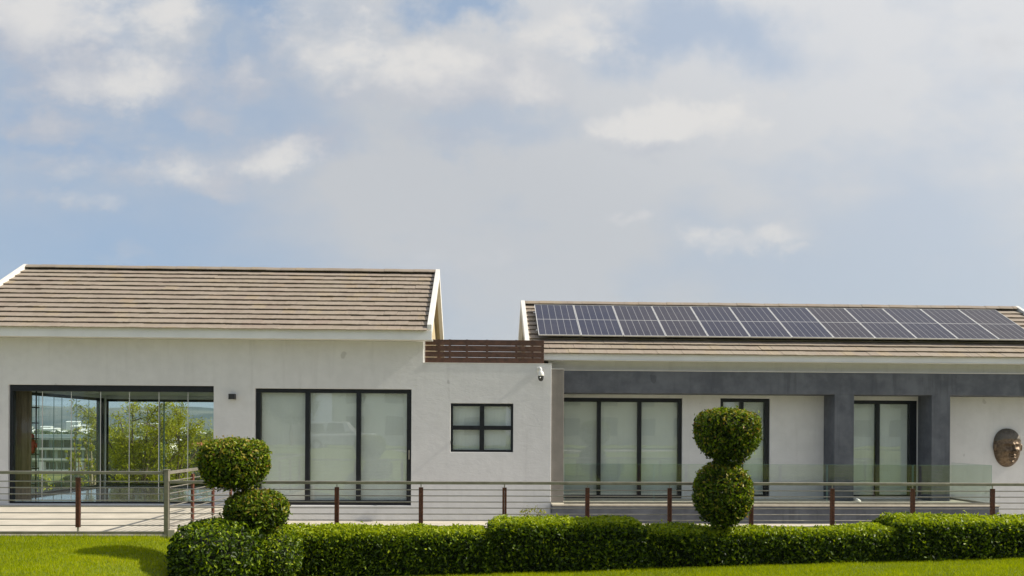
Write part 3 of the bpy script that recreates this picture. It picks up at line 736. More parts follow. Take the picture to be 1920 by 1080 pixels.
# glass balustrade round the porch deck
gb = thing('glass_balustrade', (7.6, 20.2, .08), 'frameless greenish glass balustrade along the front of the porch deck', 'balustrade')
MB().box(2.07, 13.17, 20.18, 20.23, .08, .125).build('base_channel', 'steel', gb)
MB().box(13.12, 13.17, 20.231, 21.99, .08, .125).build('base_channel', 'steel', gb)
bxs = [2.07, 4.36, 6.60, 8.83, 11.07, 13.16]
for a, b_ in zip(bxs[:-1], bxs[1:]):
    pn = MB().box(a + .012, b_ - .012, 20.198, 20.210, .10, 1.10).build('pane', 'glass_green', gb)
    MB().box(a + .012, b_ - .012, 20.199, 20.209, 1.1005, 1.104).build('edge', 'glass_edge', pn)
    for xx in (a + .010, b_ - .014): MB().box(xx, xx + .004, 20.199, 20.209, .125, 1.10).build('edge', 'glass_edge', pn)
for ya, yb in ((20.24, 21.1), (21.12, 21.97)):
    pn = MB().box(13.143, 13.155, ya, yb, .10, 1.10).build('pane', 'glass_green', gb)
    MB().box(13.144, 13.154, ya, yb, 1.1005, 1.104).build('edge', 'glass_edge', pn)
# spot lamp lying on the deck
sl = thing('deck_spotlight', (9.95, 20.9, .08), 'small white spotlight on the deck in front of the left slate column', 'spotlight')
MB().tube([(9.90, 20.85, .15), (9.96, 20.87, .125), (10.03, 20.9, .11)], [.045, .05, .03], 14).build('housing', 'white_plastic', sl, smooth=True)
MB().box(9.94, 10.0, 20.84, 20.92, .081, .10).build('base', 'white_plastic', sl)

# bronze face on the white wall
fs = thing('face_sculpture', (14.74, 22.0, 1.53), 'large bronze face sculpture hung on the white wall at the right', 'sculpture')
NU, NV = 64, 84; W2, H2 = .385, .545
vv_, ff_, hair = [], [], []
def gsn(x, y, cx, cy, sx, sy): return math.exp(-((x - cx) / sx) ** 2 - ((y - cy) / sy) ** 2)
for j in range(NV + 1):
    v = -1 + 2 * j / NV                         # -1 chin ... 1 crown
    wj = (1 - abs(v) ** 2.7) ** .5 if v > 0 else (1 - abs(v) ** 3.2) ** .52 * (1 + .20 * v)
    wj = max(wj, .0)
    for i in range(NU + 1):
        a = -1 + 2 * i / NU; X = a * wj; 
        dome = max(0, 1 - a * a) ** .55 * (.62 + .38 * max(0, 1 - v * v)) if wj > 0 else 0
        c = .12                                  # the face looks a little to the right
        d = .22 * dome * max(0, 1 - abs(v) ** 5)
        d += .020 * gsn(X, v, c - .30, .20, .28, .05) + .020 * gsn(X, v, c + .34, .20, .22, .05)      # brows
        d -= .050 * gsn(X, v, c - .33, .07, .20, .085) + .050 * gsn(X, v, c + .36, .07, .16, .085)    # sockets
        d += .030 * gsn(X, v, c - .33, .055, .13, .045) + .030 * gsn(X, v, c + .36, .055, .11, .045)  # lids
        d -= .010 * gsn(X, v, c - .33, .045, .12, .010) + .010 * gsn(X, v, c + .36, .045, .10, .010)
        d += .050 * gsn(X, v, c, .06, .075, .17) + .105 * gsn(X, v, c + .01, -.15, .105, .10)         # nose
        d += .055 * gsn(X, v, c - .13, -.19, .075, .055) + .055 * gsn(X, v, c + .14, -.19, .07, .055) # nostrils
        d -= .025 * gsn(X, v, c - .07, -.25, .04, .022) + .025 * gsn(X, v, c + .08, -.25, .04, .022)
        d += .028 * gsn(X, v, c - .42, -.14, .17, .13) + .028 * gsn(X, v, c + .42, -.14, .13, .13)    # cheeks
        d -= .020 * gsn(X, v, c - .26, -.30, .05, .12) + .020 * gsn(X, v, c + .27, -.30, .05, .12)    # folds
        d += .050 * gsn(X, v, c, -.385, .22, .045) + .055 * gsn(X, v, c, -.50, .19, .050) - .045 * gsn(X, v, c, -.442, .23, .016)  # lips
        d -= .030 * gsn(X, v, c, -.60, .16, .05) + 0
        d += .040 * gsn(X, v, c, -.75, .16, .10)                                                       # chin
        d = .22 * dome * max(0, 1 - abs(v) ** 5) + (d - .22 * dome * max(0, 1 - abs(v) ** 5)) * 1.45
        n_ = noise.noise(Vector((X * 5, v * 7, 2)))
        h = 1.0 if v > .44 - .12 * abs(a) ** 3 + .04 * n_ else 0.0
        d += .008 * n_ + h * (.020 + .010 * noise.noise(Vector((X * 22, v * 30, 5))))
        if abs(a) > .999 or j in (0, NV): d = -.02
        vv_.append((14.74 + X * W2, 21.985 - max(d, -.02), 1.53 + v * H2)); hair.append(h)
k = NU + 1
for j in range(NV):
    for i in range(NU): ff_.append((j * k + i, j * k + i + 1, (j + 1) * k + i + 1, (j + 1) * k + i))
fo = mesh_np('face', np.array(vv_), np.array(ff_), 4, 'bronze', fs, attrs={'hair': np.array(hair)}, smooth=True)
for sx_, cx_ in ((-1, 14.74 - .375), (1, 14.74 + .36)):
    MB().lathe([(.0, 1.64), (.03, 1.635), (.045, 1.59), (.042, 1.52), (.028, 1.45), (0, 1.44)], cx_, 21.93, 12).build('ear', 'bronze', fs, smooth=True)

# ------------------------------------------------------------------ railings
def railing(name, label, a, b_, posts, ztop, zs, bottom, zbase, end_post=None, twin_dir=None, postz=None):
    """horizontal-rod railing from a to b (x, y)"""
    t = thing(name, (a[0], a[1], zbase), label, 'railing')
    ax, ay = a; bx_, by = b_; L = math.hypot(bx_ - ax, by - ay); ux, uy = (bx_ - ax) / L, (by - ay) / L; nx_, ny_ = -uy, ux
    def bar(s0, s1, w, z0, z1, nm, mat, off=0, bev=.004):
        c = []
        for z in (z0, z1):
            for s, k in ((s0, -1), (s1, -1), (s1, 1), (s0, 1)): c.append((ax + ux * s + nx_ * (off + k * w / 2), ay + uy * s + ny_ * (off + k * w / 2), z))
        return MB().quadbox(c).build(nm, mat, t, bevel=bev)
    bar(0, L, .055, ztop - .028, ztop + .028, 'handrail', 'steel_rail', bev=.008)
    for z in zs:
        rp = [(ax, ay, z), ((ax + bx_) / 2, (ay + by) / 2, z - .003), (bx_, by, z)]
        MB().tube(rp, .0095, 8, False).build('rod', 'steel', t, smooth=True)
    if bottom: bar(0, L, .04, bottom - .025, bottom + .025, 'bottom_rail', 'steel_rail')
    for s in posts:
        for k, o_ in enumerate((-.0205, .0205)):
            pz0, pz1 = postz
            c = []
            for z in (pz0, pz1):
                for s_, kk in ((s + o_ - .019, -1), (s + o_ + .019, -1), (s + o_ + .019, 1), (s + o_ - .019, 1)):
                    c.append((ax + ux * s_ + nx_ * kk * .022, ay + uy * s_ + ny_ * kk * .022, z))
            MB().quadbox(c).build('post', 'rust_paint', t, bevel=.003)
        x_, y_ = ax + ux * s, ay + uy * s
        MB().tube([(x_, y_, postz[1] - .05), (x_, y_, ztop - .02)], .010, 8).build('pin', 'steel', t)
        MB().tube([(x_, y_, zbase), (x_, y_, postz[0] + .04)], .018, 8).build('foot', 'steel', t)
    return t
zsL = [.965 - .1143 * k for k in range(8)]
r1 = railing('metal_railing', 'grey steel rod railing along the patio edge beside the lawn', (-12.6, 14.8), (-5.80, 14.8), [5.27 - 1.55 * k for k in range(4)], 1.122, zsL, .03, -.02, postz=(.13, 1.035))
tag(MB().box(-5.785, -5.705, 14.76, 14.84, -.03, 1.165).build('end_post', 'steel_rail', r1, bevel=.006), 'square grey steel corner post')
MB().box(-5.82, -5.695, 14.75, 14.85, 1.166, 1.183).build('cap', 'steel_rail', r1, bevel=.006)
MB().box(-5.69, -5.56, 14.70, 14.95, -.5, .10).build('footing', 'paving_beige', r1, bevel=.01)
railing('metal_railing', 'grey steel rod railing running back from the corner post to the house', (-5.747, 14.86), (-5.747, 19.3), [1.24, 2.44, 3.64], 1.122, zsL, .03, -.02, postz=(.10, 1.035))
zsR = [.828 - .112 * k for k in range(11)]
railing('metal_railing', 'long grey steel rod railing with rust coloured posts behind the hedge', (-5.69, 14.8), (15.0, 14.8), [1.48 + 1.54 * k for k in range(13)], .955, zsR, None, -.42, postz=(-.30, .872))

# ------------------------------------------------------------------ vegetation
def leaves(name, P, N, size, mat, parent, seed, tint, spread=.9, wid=.46, droop=0.0):
    """one folded diamond (two triangles) per point, facing roughly along N"""
    rg = np.random.default_rng(seed); n = len(P)
    up = N * rg.uniform(.2, 1.0, (n, 1)) + rg.normal(0, spread, (n, 3)) * .75; up /= np.linalg.norm(up, axis=1, keepdims=True) + 1e-9
    d = rg.normal(0, 1, (n, 3)) + N * .8; d[:, 2] += .25 - droop; d -= (d * up).sum(1, keepdims=True) * up; d /= np.linalg.norm(d, axis=1, keepdims=True) + 1e-9
    sd_ = np.cross(d, up); L = (size * rg.uniform(.65, 1.3, n))[:, None]; W = L * wid * .5
    lift = up * W * .45
    v = np.stack([P - d * L * .5, P + sd_ * W + lift, P + d * L * .5, P - sd_ * W + lift], 1).reshape(-1, 3)
    i = np.arange(n) * 4; f = np.stack([np.stack([i, i + 1, i + 2], 1), np.stack([i, i + 2, i + 3], 1)], 1).reshape(-1, 3)
    return mesh_np(name, v, f, 3, mat, parent, attrs={'tint': np.repeat(np.clip(tint, 0, 1), 4)})
def fbm3(P, sc_, seed):
    """cheap smooth noise on arrays: sum of rotated sines"""
    rg = np.random.default_rng(seed); out = np.zeros(len(P)); a = 1.0; tot = 0
    for o in range(4):
        for k in range(3):
            w = rg.normal(0, 1, 3); w /= np.linalg.norm(w); out += a * np.sin((P @ w) * sc_ * (2 ** o) + rg.uniform(0, 6.28)); tot += a * .6
        a *= .55
    return out / tot
def hedge(name, label, x0, x1, y0, y1, z0, z1, seed, dens=3000, back=1200, size=.068, ztop=None, round_=.15):
    t = thing(name, ((x0 + x1) / 2, (y0 + y1) / 2, z0), label, 'hedge')
    rg = np.random.default_rng(seed); P, N = [], []
    def face(n, f, nrm):
        a, b_ = rg.random(n), rg.random(n); P.append(f(a, b_)); N.append(np.tile(np.array(nrm, float), (n, 1)))
    zt = lambda a: np.full_like(a, z1)
    W, Dp, H = x1 - x0, y1 - y0, z1 - z0
    face(int(W * H * dens), lambda a, b_: np.stack([x0 + W * a, np.full_like(a, y0), z0 + H * b_], 1), (0, -1, 0))
    face(int(W * Dp * dens), lambda a, b_: np.stack([x0 + W * a, y0 + Dp * b_, np.full_like(a, z1)], 1), (0, 0, 1))
    face(int(W * H * back), lambda a, b_: np.stack([x0 + W * a, np.full_like(a, y1), z0 + H * b_], 1), (0, 1, 0))
    for xx, sg_ in ((x0, -1), (x1, 1)): face(int(Dp * H * dens * .8), lambda a, b_: np.stack([np.full_like(a, xx), y0 + Dp * b_, z0 + H * a], 1), (sg_, 0, 0))
    P = np.concatenate(P); N = np.concatenate(N); n = len(P)
    # round the top edges, let the clipped surface wander
    ey = np.minimum(P[:, 1] - y0, y1 - P[:, 1]); ex = np.minimum(P[:, 0] - x0, x1 - P[:, 0]); ez = z1 - P[:, 2]
    r_ = round_
    k1 = np.clip(1 - ez / r_, 0, 1) * np.clip(1 - ey / r_, 0, 1); P[:, 2] -= k1 * r_ * .5; P[:, 1] += np.where(P[:, 1] < (y0 + y1) / 2, 1, -1) * k1 * r_ * .5
    k2 = np.clip(1 - ez / r_, 0, 1) * np.clip(1 - ex / r_, 0, 1); P[:, 2] -= k2 * r_ * .6
    P += N * (fbm3(P, 3.0, seed) * .040 + fbm3(P, 11, seed + 1) * .024)[:, None]
    depth = rg.random(n) ** 1.3 * .17; P -= N * depth[:, None]; P += rg.normal(0, .008, (n, 3))
    stray = rg.random(n) < .012; P[stray] += N[stray] * rg.uniform(.02, .06, (stray.sum(), 1))
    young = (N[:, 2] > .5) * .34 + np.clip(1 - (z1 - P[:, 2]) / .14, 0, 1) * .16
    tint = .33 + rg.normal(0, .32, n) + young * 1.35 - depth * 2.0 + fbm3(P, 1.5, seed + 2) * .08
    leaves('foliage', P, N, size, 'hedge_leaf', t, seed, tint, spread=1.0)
    MB().box(x0 + .17, x1 - .17, y0 + .17, y1 - .17, z0, z1 - .17).build('dark_core_box', 'leaf_core', t)  # dark box added inside the leaves to block light
    return t
hedge('hedge', 'low clipped green hedge between the two ball topiary and the first taller block', -4.0, .16, 13.42, 14.5, -.62, .225, 11)
hedge('hedge', 'taller clipped hedge block below the security camera wall corner', .13, 2.80, 13.45, 14.55, -.52, .385, 12)
hedge('hedge', 'low clipped green hedge at the foot of the right topiary', 2.77, 7.32, 13.5, 14.5, -.48, .235, 13)
hedge('hedge', 'taller clipped hedge block at the right end of the garden', 7.25, 12.5, 13.4, 14.6, -.34, .425, 14)

def blob_clump(parent, c, r, seed, n, size, mat, profile=None, power=2.6, wob=.06, tint0=.42, top=.22, depthk=.16, name='foliage', red=0.0, core=True):
    """leaves over a superellipsoid; profile(t) scales the girth by height t in -1..1"""
    rg = np.random.default_rng(seed); d = rg.normal(0, 1, (n, 3)); d /= np.linalg.norm(d, axis=1, keepdims=True)
    hr = np.hypot(d[:, 0], d[:, 1]); k = (hr ** power + np.abs(d[:, 2]) ** power) ** (-1 / power); S = d * k[:, None]; t = S[:, 2].copy(); hq = np.hypot(S[:, 0], S[:, 1]) + 1e-9
    Nn = np.stack([S[:, 0] / hq * hq ** (power - 1), S[:, 1] / hq * hq ** (power - 1), np.sign(t) * np.abs(t) ** (power - 1)], 1)
    if profile is not None: gth = profile(t); S[:, 0] *= gth; S[:, 1] *= gth
    P = S * np.array(r); N = Nn / np.array(r); N /= np.linalg.norm(N, axis=1, keepdims=True)
    w = 1 + fbm3(P * 1.0 + seed, 4.5, seed) * wob + fbm3(P, 14, seed + 5) * wob * .5
    dep = rg.random(n) ** 1.5 * depthk; P = P * w[:, None] * (1 - dep)[:, None] + np.array(c)
    stray = rg.random(n) < .03; P[stray] += N[stray] * rg.uniform(.02, .06, (stray.sum(), 1)); fall = (N[:, 2] < -.3) & (rg.random(n) < .14); P[fall, 2] -= rg.uniform(.02, .09, fall.sum())
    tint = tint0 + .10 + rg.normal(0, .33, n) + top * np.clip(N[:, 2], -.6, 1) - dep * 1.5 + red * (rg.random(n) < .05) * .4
    o = leaves(name, P, N, size, mat, parent, seed, tint, spread=1.0)
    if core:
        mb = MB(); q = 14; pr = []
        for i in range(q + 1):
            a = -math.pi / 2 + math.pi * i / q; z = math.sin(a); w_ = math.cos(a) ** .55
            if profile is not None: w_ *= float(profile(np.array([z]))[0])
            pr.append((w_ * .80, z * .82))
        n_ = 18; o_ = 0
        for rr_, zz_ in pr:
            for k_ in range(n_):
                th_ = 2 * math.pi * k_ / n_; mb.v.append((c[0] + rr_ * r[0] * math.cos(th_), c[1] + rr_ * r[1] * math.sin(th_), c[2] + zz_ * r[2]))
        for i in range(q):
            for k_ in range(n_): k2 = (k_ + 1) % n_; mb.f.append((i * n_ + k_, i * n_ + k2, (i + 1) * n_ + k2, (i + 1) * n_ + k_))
        mb.build('dark_core', 'leaf_core', o)  # plain dark body added within the clump, blocks light between leaves
    return o
# darker, coarser bush at the left end of the hedge
eb = thing('rounded_bush', (-3.95, 12.75, -.5), 'dark rounded leafy bush at the left end of the hedge beside the lawn', 'bush')
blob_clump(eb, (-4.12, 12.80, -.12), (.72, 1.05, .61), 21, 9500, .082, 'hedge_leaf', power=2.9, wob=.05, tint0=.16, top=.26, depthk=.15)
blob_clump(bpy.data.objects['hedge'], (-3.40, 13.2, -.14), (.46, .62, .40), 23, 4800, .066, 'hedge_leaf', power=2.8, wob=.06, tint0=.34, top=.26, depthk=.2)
# two topiaries
ta = thing('topiary', (-3.75, 13.15, -.5), 'left topiary of two clipped balls rising above the dark bush', 'topiary')
MB().tube([(-3.72, 13.2, -.45), (-3.74, 13.15, .5), (-3.86, 13.08, .95), (-3.95, 13.0, 1.35)], [.05, .045, .035, .02], 10).build('trunk', 'bark', ta, smooth=True)
MB().tube([(-3.74, 13.15, .7), (-3.80, 13.1, .95), (-3.84, 12.95, 1.1)], [.03, .022, .012], 8).build('branch', 'bark', ta, smooth=True)
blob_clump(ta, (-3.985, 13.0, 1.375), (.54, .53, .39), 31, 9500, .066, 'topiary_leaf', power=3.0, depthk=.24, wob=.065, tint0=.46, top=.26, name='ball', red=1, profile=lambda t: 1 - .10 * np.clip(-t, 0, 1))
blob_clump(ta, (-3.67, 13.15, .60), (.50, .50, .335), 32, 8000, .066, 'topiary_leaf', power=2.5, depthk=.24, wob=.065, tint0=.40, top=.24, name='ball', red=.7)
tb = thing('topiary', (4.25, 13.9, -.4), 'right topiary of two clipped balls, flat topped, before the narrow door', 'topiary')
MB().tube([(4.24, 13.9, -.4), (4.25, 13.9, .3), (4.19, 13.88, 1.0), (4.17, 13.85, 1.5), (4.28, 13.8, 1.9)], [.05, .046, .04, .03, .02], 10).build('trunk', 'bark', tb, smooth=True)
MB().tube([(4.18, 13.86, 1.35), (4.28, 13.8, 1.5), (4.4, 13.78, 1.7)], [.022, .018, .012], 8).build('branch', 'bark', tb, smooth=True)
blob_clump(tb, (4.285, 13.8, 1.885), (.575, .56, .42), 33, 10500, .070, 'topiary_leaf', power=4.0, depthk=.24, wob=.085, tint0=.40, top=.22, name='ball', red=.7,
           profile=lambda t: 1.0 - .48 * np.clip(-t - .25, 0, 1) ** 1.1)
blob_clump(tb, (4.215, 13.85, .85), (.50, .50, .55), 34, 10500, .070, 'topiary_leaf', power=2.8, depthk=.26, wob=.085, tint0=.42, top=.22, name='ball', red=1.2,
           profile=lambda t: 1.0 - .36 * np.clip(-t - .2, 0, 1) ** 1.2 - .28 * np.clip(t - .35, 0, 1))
# neck of shoots between the balls
blob_clump(tb, (4.27, 13.84, 1.38), (.24, .24, .16), 35, 900, .06, 'topiary_leaf', power=2.0, wob=.1, tint0=.3, top=.1, name='shoots', core=False)
blob_clump(ta, (-3.86, 13.08, .95), (.17, .17, .12), 36, 380, .055, 'topiary_leaf', power=2.0, wob=.1, tint0=.3, top=.1, name='shoots', core=False)
tw = thing('dry_plant', (.93, 15.3, -.4), 'dry brownish plant tips showing just behind the taller hedge block', 'plant')
rr = random.Random(8); pp = []
blob_clump(tw, (.97, 15.3, .36), (.26, .18, .10), 37, 150, .05, 'feather_leaf', power=2, wob=.2, tint0=.2, top=0, core=False)
mbt = MB()
for k in range(9):
    x = .75 + .05 * k; mbt.tube([(x, 15.3, -.4), (x + rr.uniform(-.05, .05), 15.3, .1), (x + rr.uniform(-.1, .1), 15.28, rr.uniform(.38, .52))], [.006, .004, .002], 5)
mbt.build('stems', 'wood_weathered', tw)

# grass
rg = np.random.default_rng(5)
def blades(n, x0, x1, y0, y1, h=.045):
    x = rg.uniform(x0, x1, n); y = rg.uniform(y0, y1, n); return x, y
gx, gy = [], []
for n, b_ in ((120000, (-12.5, -2.6, 10.2, 14.74)), (120000, (-1.5, 11.5, 11.2, 13.5)), (25000, (-14, 12, 7, 10.4))):
    x, y = blades(n, *b_); gx.append(x); gy.append(y)
gx = np.concatenate(gx); gy = np.concatenate(gy); n = len(gx); gz = lawn_z(gx, gy)
PG = np.stack([gx, gy, gz], 1); tuft = fbm3(PG, 6, 3)
hh = rg.uniform(.022, .052, n) * (1 + .35 * tuft); lean = rg.normal(0, .45, (n, 2)) * hh[:, None]; ang = rg.uniform(0, 3.14, n); w_ = rg.uniform(.003, .0065, n)
edge = np.clip((gy - 14.55) / .15, 0, 1) * (gx < -5.5); hh *= 1 + edge * .5
v = np.stack([PG + np.stack([np.cos(ang) * w_, np.sin(ang) * w_, -np.full(n, .01)], 1), PG - np.stack([np.cos(ang) * w_, np.sin(ang) * w_, np.full(n, .01)], 1), PG + np.stack([lean[:, 0], lean[:, 1], hh], 1)], 1).reshape(-1, 3)
tint = .5 + rg.normal(0, .2, n) + tuft * .16 + fbm3(PG, 1.2, 9) * .20 - .04
tag(mesh_np('grass', v, np.arange(3 * n).reshape(-1, 3), 3, 'grass_blade', attrs={'tint': np.repeat(np.clip(tint, 0, 1), 3)}), kind='stuff')

# ------------------------------------------------------------------ beyond the pavilion: trees, buildings, town
def feather_tree(label, base, top, spread, seed, nl, limbs=6, mat='feather_leaf', size=.10, name='feathery_tree', cat='tree', bark='pale_bark', fill=.75):
    t = thing(name, base, label, cat); rr = random.Random(seed); rg = np.random.default_rng(seed); B = Vector(base); H = top - base[2]
    tr = MB(); br = MB(); tips = []
    tr.tube([B, B + Vector((.06 * H * rr.uniform(-1, 1), 0, H * .18)), B + Vector((.05 * H, .02 * H, H * .34))], [H * .022, H * .018, H * .014], 8)
    f0 = B + Vector((.0, 0, H * .16))
    for k in range(limbs):
        a = (k + .5) / limbs * 2 - 1; rad = spread * (abs(a) ** .8) * (1 if a > 0 else -1)
        e = B + Vector((rad * rr.uniform(.75, 1.0), rr.uniform(-.5, .5) * spread, H * rr.uniform(.66, 1.0) * (1 - .22 * abs(a))))
        mid = f0.lerp(e, .5) + Vector((rr.uniform(-.1, .1) * spread, 0, H * .08)); pts = [f0, f0.lerp(mid, .5) + Vector((0, 0, .02 * H)), mid, mid.lerp(e, .5) + Vector((0, 0, .03 * H)), e]
        br.tube(pts, [H * .012, H * .009, H * .007, H * .004, H * .002], 6); tips += [pts[2], pts[3], pts[4], pts[3].lerp(pts[4], .5)]
        for q_ in range(5):
            s_ = pts[1 + rr.randrange(3)]; e2 = s_ + Vector((rr.uniform(-.38, .38) * spread, rr.uniform(-.35, .35) * spread, H * rr.uniform(.0, .20)))
            br.tube([s_, s_.lerp(e2, .6) + Vector((0, 0, .03 * H)), e2], [H * .005, H * .003, H * .0015], 5); tips += [e2, s_.lerp(e2, .7)]
    tr.build('trunk', bark, t, smooth=True); br.build('limbs', bark, t, smooth=True)
    C_ = np.array([tuple(p) for p in tips]); idx = rg.integers(0, len(C_), nl); cr = spread * .075
    P = C_[idx] + rg.normal(0, 1, (nl, 3)) * np.array([cr, cr, cr * fill]); P[:, 2] -= np.abs(rg.normal(0, cr * .6, nl))
    cl = rg.normal(0, .14, len(C_))[idx]
    N = rg.normal(0, .6, (nl, 3)) + np.array([0, -.2, .8]); N /= np.linalg.norm(N, axis=1, keepdims=True)
    leaves('crown', P, N, size, mat, t, seed, .5 + cl + rg.normal(0, .15, nl), spread=1.0, wid=.36, droop=.6)
    return t
feather_tree('large feathery yellow green tree behind the glass pavilion, right of the black post', (-13.9, 33.0, -2.1), 3.45, 2.2, 41, 14500, limbs=11, size=.12, bark='bark')
feather_tree('feathery tree with one long bare limb reaching right behind the pavilion', (-13.1, 34.5, -2.2), 3.0, 1.9, 42, 6500, limbs=6, size=.12, bark='bark')
feather_tree('feathery tree rising beside the black post on its left', (-16.75, 35.0, -2.3), 3.15, .42, 43, 1500, limbs=3, size=.11)
feather_tree('small slender tree in front of the grey office block roof', (-32.8, 66, -7), 2.5, .95, 44, 1800, limbs=4, size=.2, mat='feather_leaf', bark='bark', name='slender_tree')
feather_tree('dark bushy tree before the right half of the office block', (-30.6, 62, -6), -.6, 1.1, 45, 3000, limbs=6, size=.2, mat='bush_leaf', bark='bark', name='bushy_tree', fill=1.2)
feather_tree('bright green low tree before the middle of the office block', (-27.2, 54, -5.6), -1.5, 1.2, 46, 2600, limbs=6, size=.13, name='low_tree', bark='bark', fill=1.2)
def shrub(label, c, r, seed, n, size, mat, tint0=.45, g_=None):
    t = thing('shrub', (c[0], c[1], c[2] - r[2]), label, 'shrub', g_)
    blob_clump(t, c, r, seed, n, size, mat, power=2.1, wob=.16, tint0=tint0, top=.2, depthk=.3); return t
rr = random.Random(77)
for k in range(14):
    y = rr.uniform(36, 60); x = -y * (rr.uniform(.34, .455) if k % 4 else rr.uniform(.47, .56)); z = float(land(np.array(x), np.array(y))) 
    r_ = rr.uniform(.7, 1.5)
    shrub('yellow green shrub on the slope below the glass pavilion', (x, y, z + r_ * .55), (r_ * 1.3, r_ * 1.2, r_), 100 + k, int(900 * r_), .13, 'feather_leaf' if k % 3 else 'bush_leaf', .42, 'shrubs on the slope below the pavilion')
rr = random.Random(79)
for k in range(14):
    y = rr.uniform(80, 175); x = -y * rr.uniform(.32, .455); z = float(land(np.array(x), np.array(y))); r_ = rr.uniform(1.6, 3.2)
    t = thing('valley_tree', (x, y, z), 'round crowned tree on the valley floor beyond the pavilion', 'tree', 'trees on the valley floor')
    MB().tube([(x, y, z - .3), (x, y, z + r_)], [.2, .12], 6).build('trunk', 'bark', t)
    blob_clump(t, (x, y, z + r_ * 1.25), (r_ * 1.1, r_ * 1.1, r_), 200 + k, 900, .42, 'bush_leaf', power=2.1, wob=.2, tint0=rr.uniform(.3, .6), top=.2, depthk=.3, name='crown')
# orange bare earth and light field in the valley
structure(sheet('bare_earth', np.linspace(-96, -62, 12), np.linspace(120, 150, 8), lambda X, Y: land(X, Y) + .12, 'bare_earth'))

# office block
ob = thing('office_block', (-104, 200, -9), 'long three storey grey office block with flat roof and deep window bands in the valley', 'building')
MB().box(-128, -84, 200, 216, -10, -.6).build('wall', 'far_grey', ob)
for z in (-8.3, -5.6, -3.0): MB().box(-129, -83.5, 198.6, 200, z, z + .45).build('balcony_slab', 'far_white', ob)
MB().box(-130, -83, 197.8, 217, -.6, .0).build('roof', 'far_grey', ob)
MB().box(-118, -90, 203, 213, .0, .7).build('plant_room', 'far_grey', ob)
rr = random.Random(4)
for z in (-8.0, -5.1, -2.5):
    x = -127.5
    while x < -85:
        w_ = rr.choice((1.3, 1.8, 2.4)); wn_ = MB().box(x, x + w_, 199.9, 200.0, z + .1, z + 1.9).build('window', 'far_glass', ob); x += w_ + rr.choice((.35, .5, .9))
for x in (-113.2, -99.0, -108.2):
    MB().box(x, x + 1.5, 198.7, 199.8, -6.7 if x < -112 else -8.8, -4.6 if x < -112 else -5.9).build('white_panel', 'far_white', ob)
# town houses far off at the foot of the hills
rr = random.Random(31)
for k in range(26):
    y = rr.uniform(1000, 2300); a = rr.uniform(.46, .60) if k % 3 else rr.uniform(.34, .46); x = -y * a; w_, h_ = rr.uniform(12, 34), rr.uniform(3, 8); z0_ = float(land(np.array(x), np.array(y)))
    big = k in (3, 11)
    if big: w_, h_ = 30, 17
    t = thing('town_house', (x, y, z0_), 'small pale building of the far town at the foot of the hills' if not big else ('tall cream block standing above the far town' if k == 3 else 'wide pale block in the middle of the far town'), 'building', None if big else 'far town buildings')
    MB().box(x - w_ / 2, x + w_ / 2, y, y + 12, z0_ - 2, z0_ + h_ + 3).build('wall', rr.choice(('far_cream', 'far_white')), t)
    MB().prism_x([(y - 1, z0_ + h_ + 3), (y + 13, z0_ + h_ + 3), (y + 6, z0_ + h_ + 5.5)], x - w_ / 2 - 1, x + w_ / 2 + 1).build('roof', 'far_white' if k % 5 else 'far_cream', t)
t = thing('shed_roof', (-180, 420, -14), 'long low white roofed shed just behind the grey office block', 'building')
MB().box(-240, -165, 420, 440, -15, -3.5).build('wall', 'far_cream', t); MB().prism_x([(418, -3.5), (442, -3.5), (430, -1.6)], -242, -163).build('roof', 'far_white', t)
for k, (x, w_) in enumerate(((-152, 12), (-137, 9))):
    t = thing('barn', (x, 420, -15), ('orange red barn at the far edge of the field' if k == 0 else 'smaller orange red barn right beside the larger barn'), 'building')
    MB().box(x, x + w_, 420, 428, -15, -6.2).build('wall', 'far_red', t); MB().prism_x([(419, -6.2), (429, -6.2), (424, -4.2)], x - .4, x + w_ + .4).build('roof', 'far_red', t)
# far-off wood at the foot of the hills
rg = np.random.default_rng(99); n = 30000
yy = rg.uniform(480, 900, n) ; cl = rg.integers(0, 240, n); cy = rg.uniform(480, 900, 240); cx = -cy * rg.uniform(.30, .62, 240); cr = rg.uniform(5, 11, 240)
d = rg.normal(0, 1, (n, 3)); d /= np.linalg.norm(d, axis=1, keepdims=True)
P = np.stack([cx[cl], cy[cl], land(cx[cl], cy[cl]) + cr[cl] * .6], 1) + d * cr[cl][:, None] * np.array([1, 1, .7])
o = leaves('wood', P, d, 2.2, 'bush_leaf', None, 98, .38 + rg.normal(0, .15, n), wid=.8); tag(o, kind='stuff')

# ------------------------------------------------------------------ across the street, behind the viewer (seen mirrored in the glass)
def street_house(x0, x1, label, h, mat):
    t = thing('neighbour_house', ((x0 + x1) / 2, -28, .7), label, 'house')
    MB().box(x0, x1, -38, -28, .7, h).build('wall', mat, t)
    MB().prism_x([(-38.6, h), (-27.4, h), (-33, h + 2.6)], x0 - .4, x1 + .4).build('roof', 'roof_tile', t)
    x = x0 + 1.2; k = 0
    while x < x1 - 2.4:
        f = MB().box(x, x + 1.6, -27.99, -27.93, 1.6, 3.2).build('window', 'frame_black', t); MB().box(x + .08, x + 1.52, -27.92, -27.915, 1.68, 3.12).build('pane', 'far_glass', f)
        if h > 5:
            f = MB().box(x, x + 1.6, -27.99, -27.93, 4.3, 5.8).build('window', 'frame_black', t); MB().box(x + .08, x + 1.52, -27.92, -27.915, 4.38, 5.72).build('pane', 'far_glass', f)
        x += 3.4
street_house(-34, -17, 'pale two storey house across the street, far left', 6.6, 'render_pale')
street_house(-13, 2, 'white two storey house across the street in the middle', 6.9, 'wall_white')
street_house(6, 22, 'pale rendered house across the street to the right', 6.4, 'render_pale')
street_house(26, 46, 'white house across the street at the far right', 6.6, 'wall_white')
rr = random.Random(55)
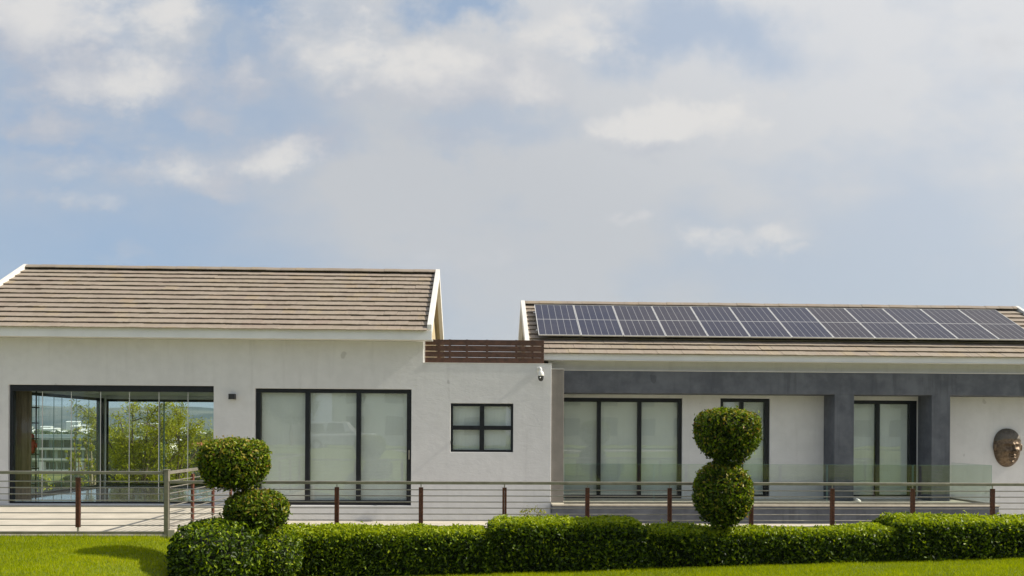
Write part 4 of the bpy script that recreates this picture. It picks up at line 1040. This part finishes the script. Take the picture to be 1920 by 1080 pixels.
for k, x in enumerate((-15, 4, 24, -36)):
    t = thing('street_tree', (x, -22, .7), 'round street tree across the road', 'tree', 'street trees across the road')
    MB().tube([(x, -22, .6), (x, -22, 3)], [.16, .1], 8).build('trunk', 'bark', t)
    blob_clump(t, (x, -22, 4.4), (2.0, 2.0, 1.9), 300 + k, 3500, .22, 'bush_leaf', power=2.1, wob=.2, tint0=.45, top=.2, depthk=.3, name='crown')

# car parked across the street (mirrored in the sliding door)
car = thing('parked_car', (-9.3, -11.5, .62), 'silver off road car parked across the street, mirrored in the sliding door', 'car')
MB().prism_x([(-12.5, 1.0), (-12.5, 1.65), (-12.3, 1.8), (-10.7, 1.8), (-10.5, 1.65), (-10.5, 1.0)], -11.6, -7.1).build('body', 'car_silver', car, bevel=.08)
MB().quadbox([(-11.5, -12.4, 1.79), (-8.3, -12.4, 1.79), (-8.3, -10.6, 1.79), (-11.5, -10.6, 1.79), (-11.3, -12.2, 2.5), (-8.9, -12.2, 2.5), (-8.9, -10.8, 2.5), (-11.3, -10.8, 2.5)]).build('cabin', 'car_silver', car, bevel=.06)
for xa, xb in ((-11.2, -10.2), (-10.1, -8.95)): MB().quadbox([(xa, -10.66, 1.86), (xb, -10.66, 1.86), (xb, -10.6, 1.86), (xa, -10.6, 1.86), (xa + .05, -10.82, 2.4), (xb - .12, -10.82, 2.4), (xb - .12, -10.76, 2.4), (xa + .05, -10.76, 2.4)]).build('window', 'far_glass', car)
for xw in (-10.7, -8.0):
    for yw in (-12.3, -10.62): 
        wh = MB().tube([(xw, yw - .12, 1.0), (xw, yw + .12, 1.0)], .38, 20).build('wheel', 'rubber', car); MB().tube([(xw, yw - .13, 1.0), (xw, yw + .13, 1.0)], .2, 14).build('rim', 'aluminium', wh)
for yw in (-12.1, -10.9): MB().box(-7.12, -7.06, yw - .15, yw + .15, 1.4, 1.58).build('headlight', 'white_plastic', car, bevel=.02)

# labels by place for far things that look alike (seen from the lawn, left to right)
ORDW = ['first', 'second', 'third', 'fourth', 'fifth', 'sixth', 'seventh', 'eighth', 'ninth', 'tenth', 'eleventh', 'twelfth', 'thirteenth', 'fourteenth', 'fifteenth', 'sixteenth',
        'seventeenth', 'eighteenth', 'nineteenth', 'twentieth', 'twenty first', 'twenty second', 'twenty third', 'twenty fourth', 'twenty fifth', 'twenty sixth']
for grp, text in (('far town buildings', '%s from the left of the small pale far town buildings below the hills'), ('shrubs on the slope below the pavilion', '%s from the left of the yellow green shrubs below the pavilion'),
                  ('trees on the valley floor', '%s from the left of the round valley trees beyond the pavilion'), ('street trees across the road', '%s from the left of the round street trees across the road')):
    ms = sorted([o for o in bpy.data.objects if o.get('group') == grp and o.parent is None], key=lambda o: o.location.x / abs(o.location.y))
    for k, o in enumerate(ms): o['label'] = text % ORDW[k]

# ------------------------------------------------------------------ air
m = bpy.data.materials.new('haze_air'); m.use_nodes = True; q = NG(m.node_tree); q.n.clear()
pv = q.node('ShaderNodeVolumePrincipled'); pv.inputs['Color'].default_value = (.66, .86, 1.0, 1); pv.inputs['Density'].default_value = .00010; pv.inputs['Anisotropy'].default_value = .2
oo = q.node('ShaderNodeOutputMaterial'); q.l.new(pv.outputs[0], oo.inputs['Volume']); MAT['haze_air'] = m
tag(MB().box(-5000, 5000, -700, 4800, -60, 215).build('haze', 'haze_air'), kind='stuff')
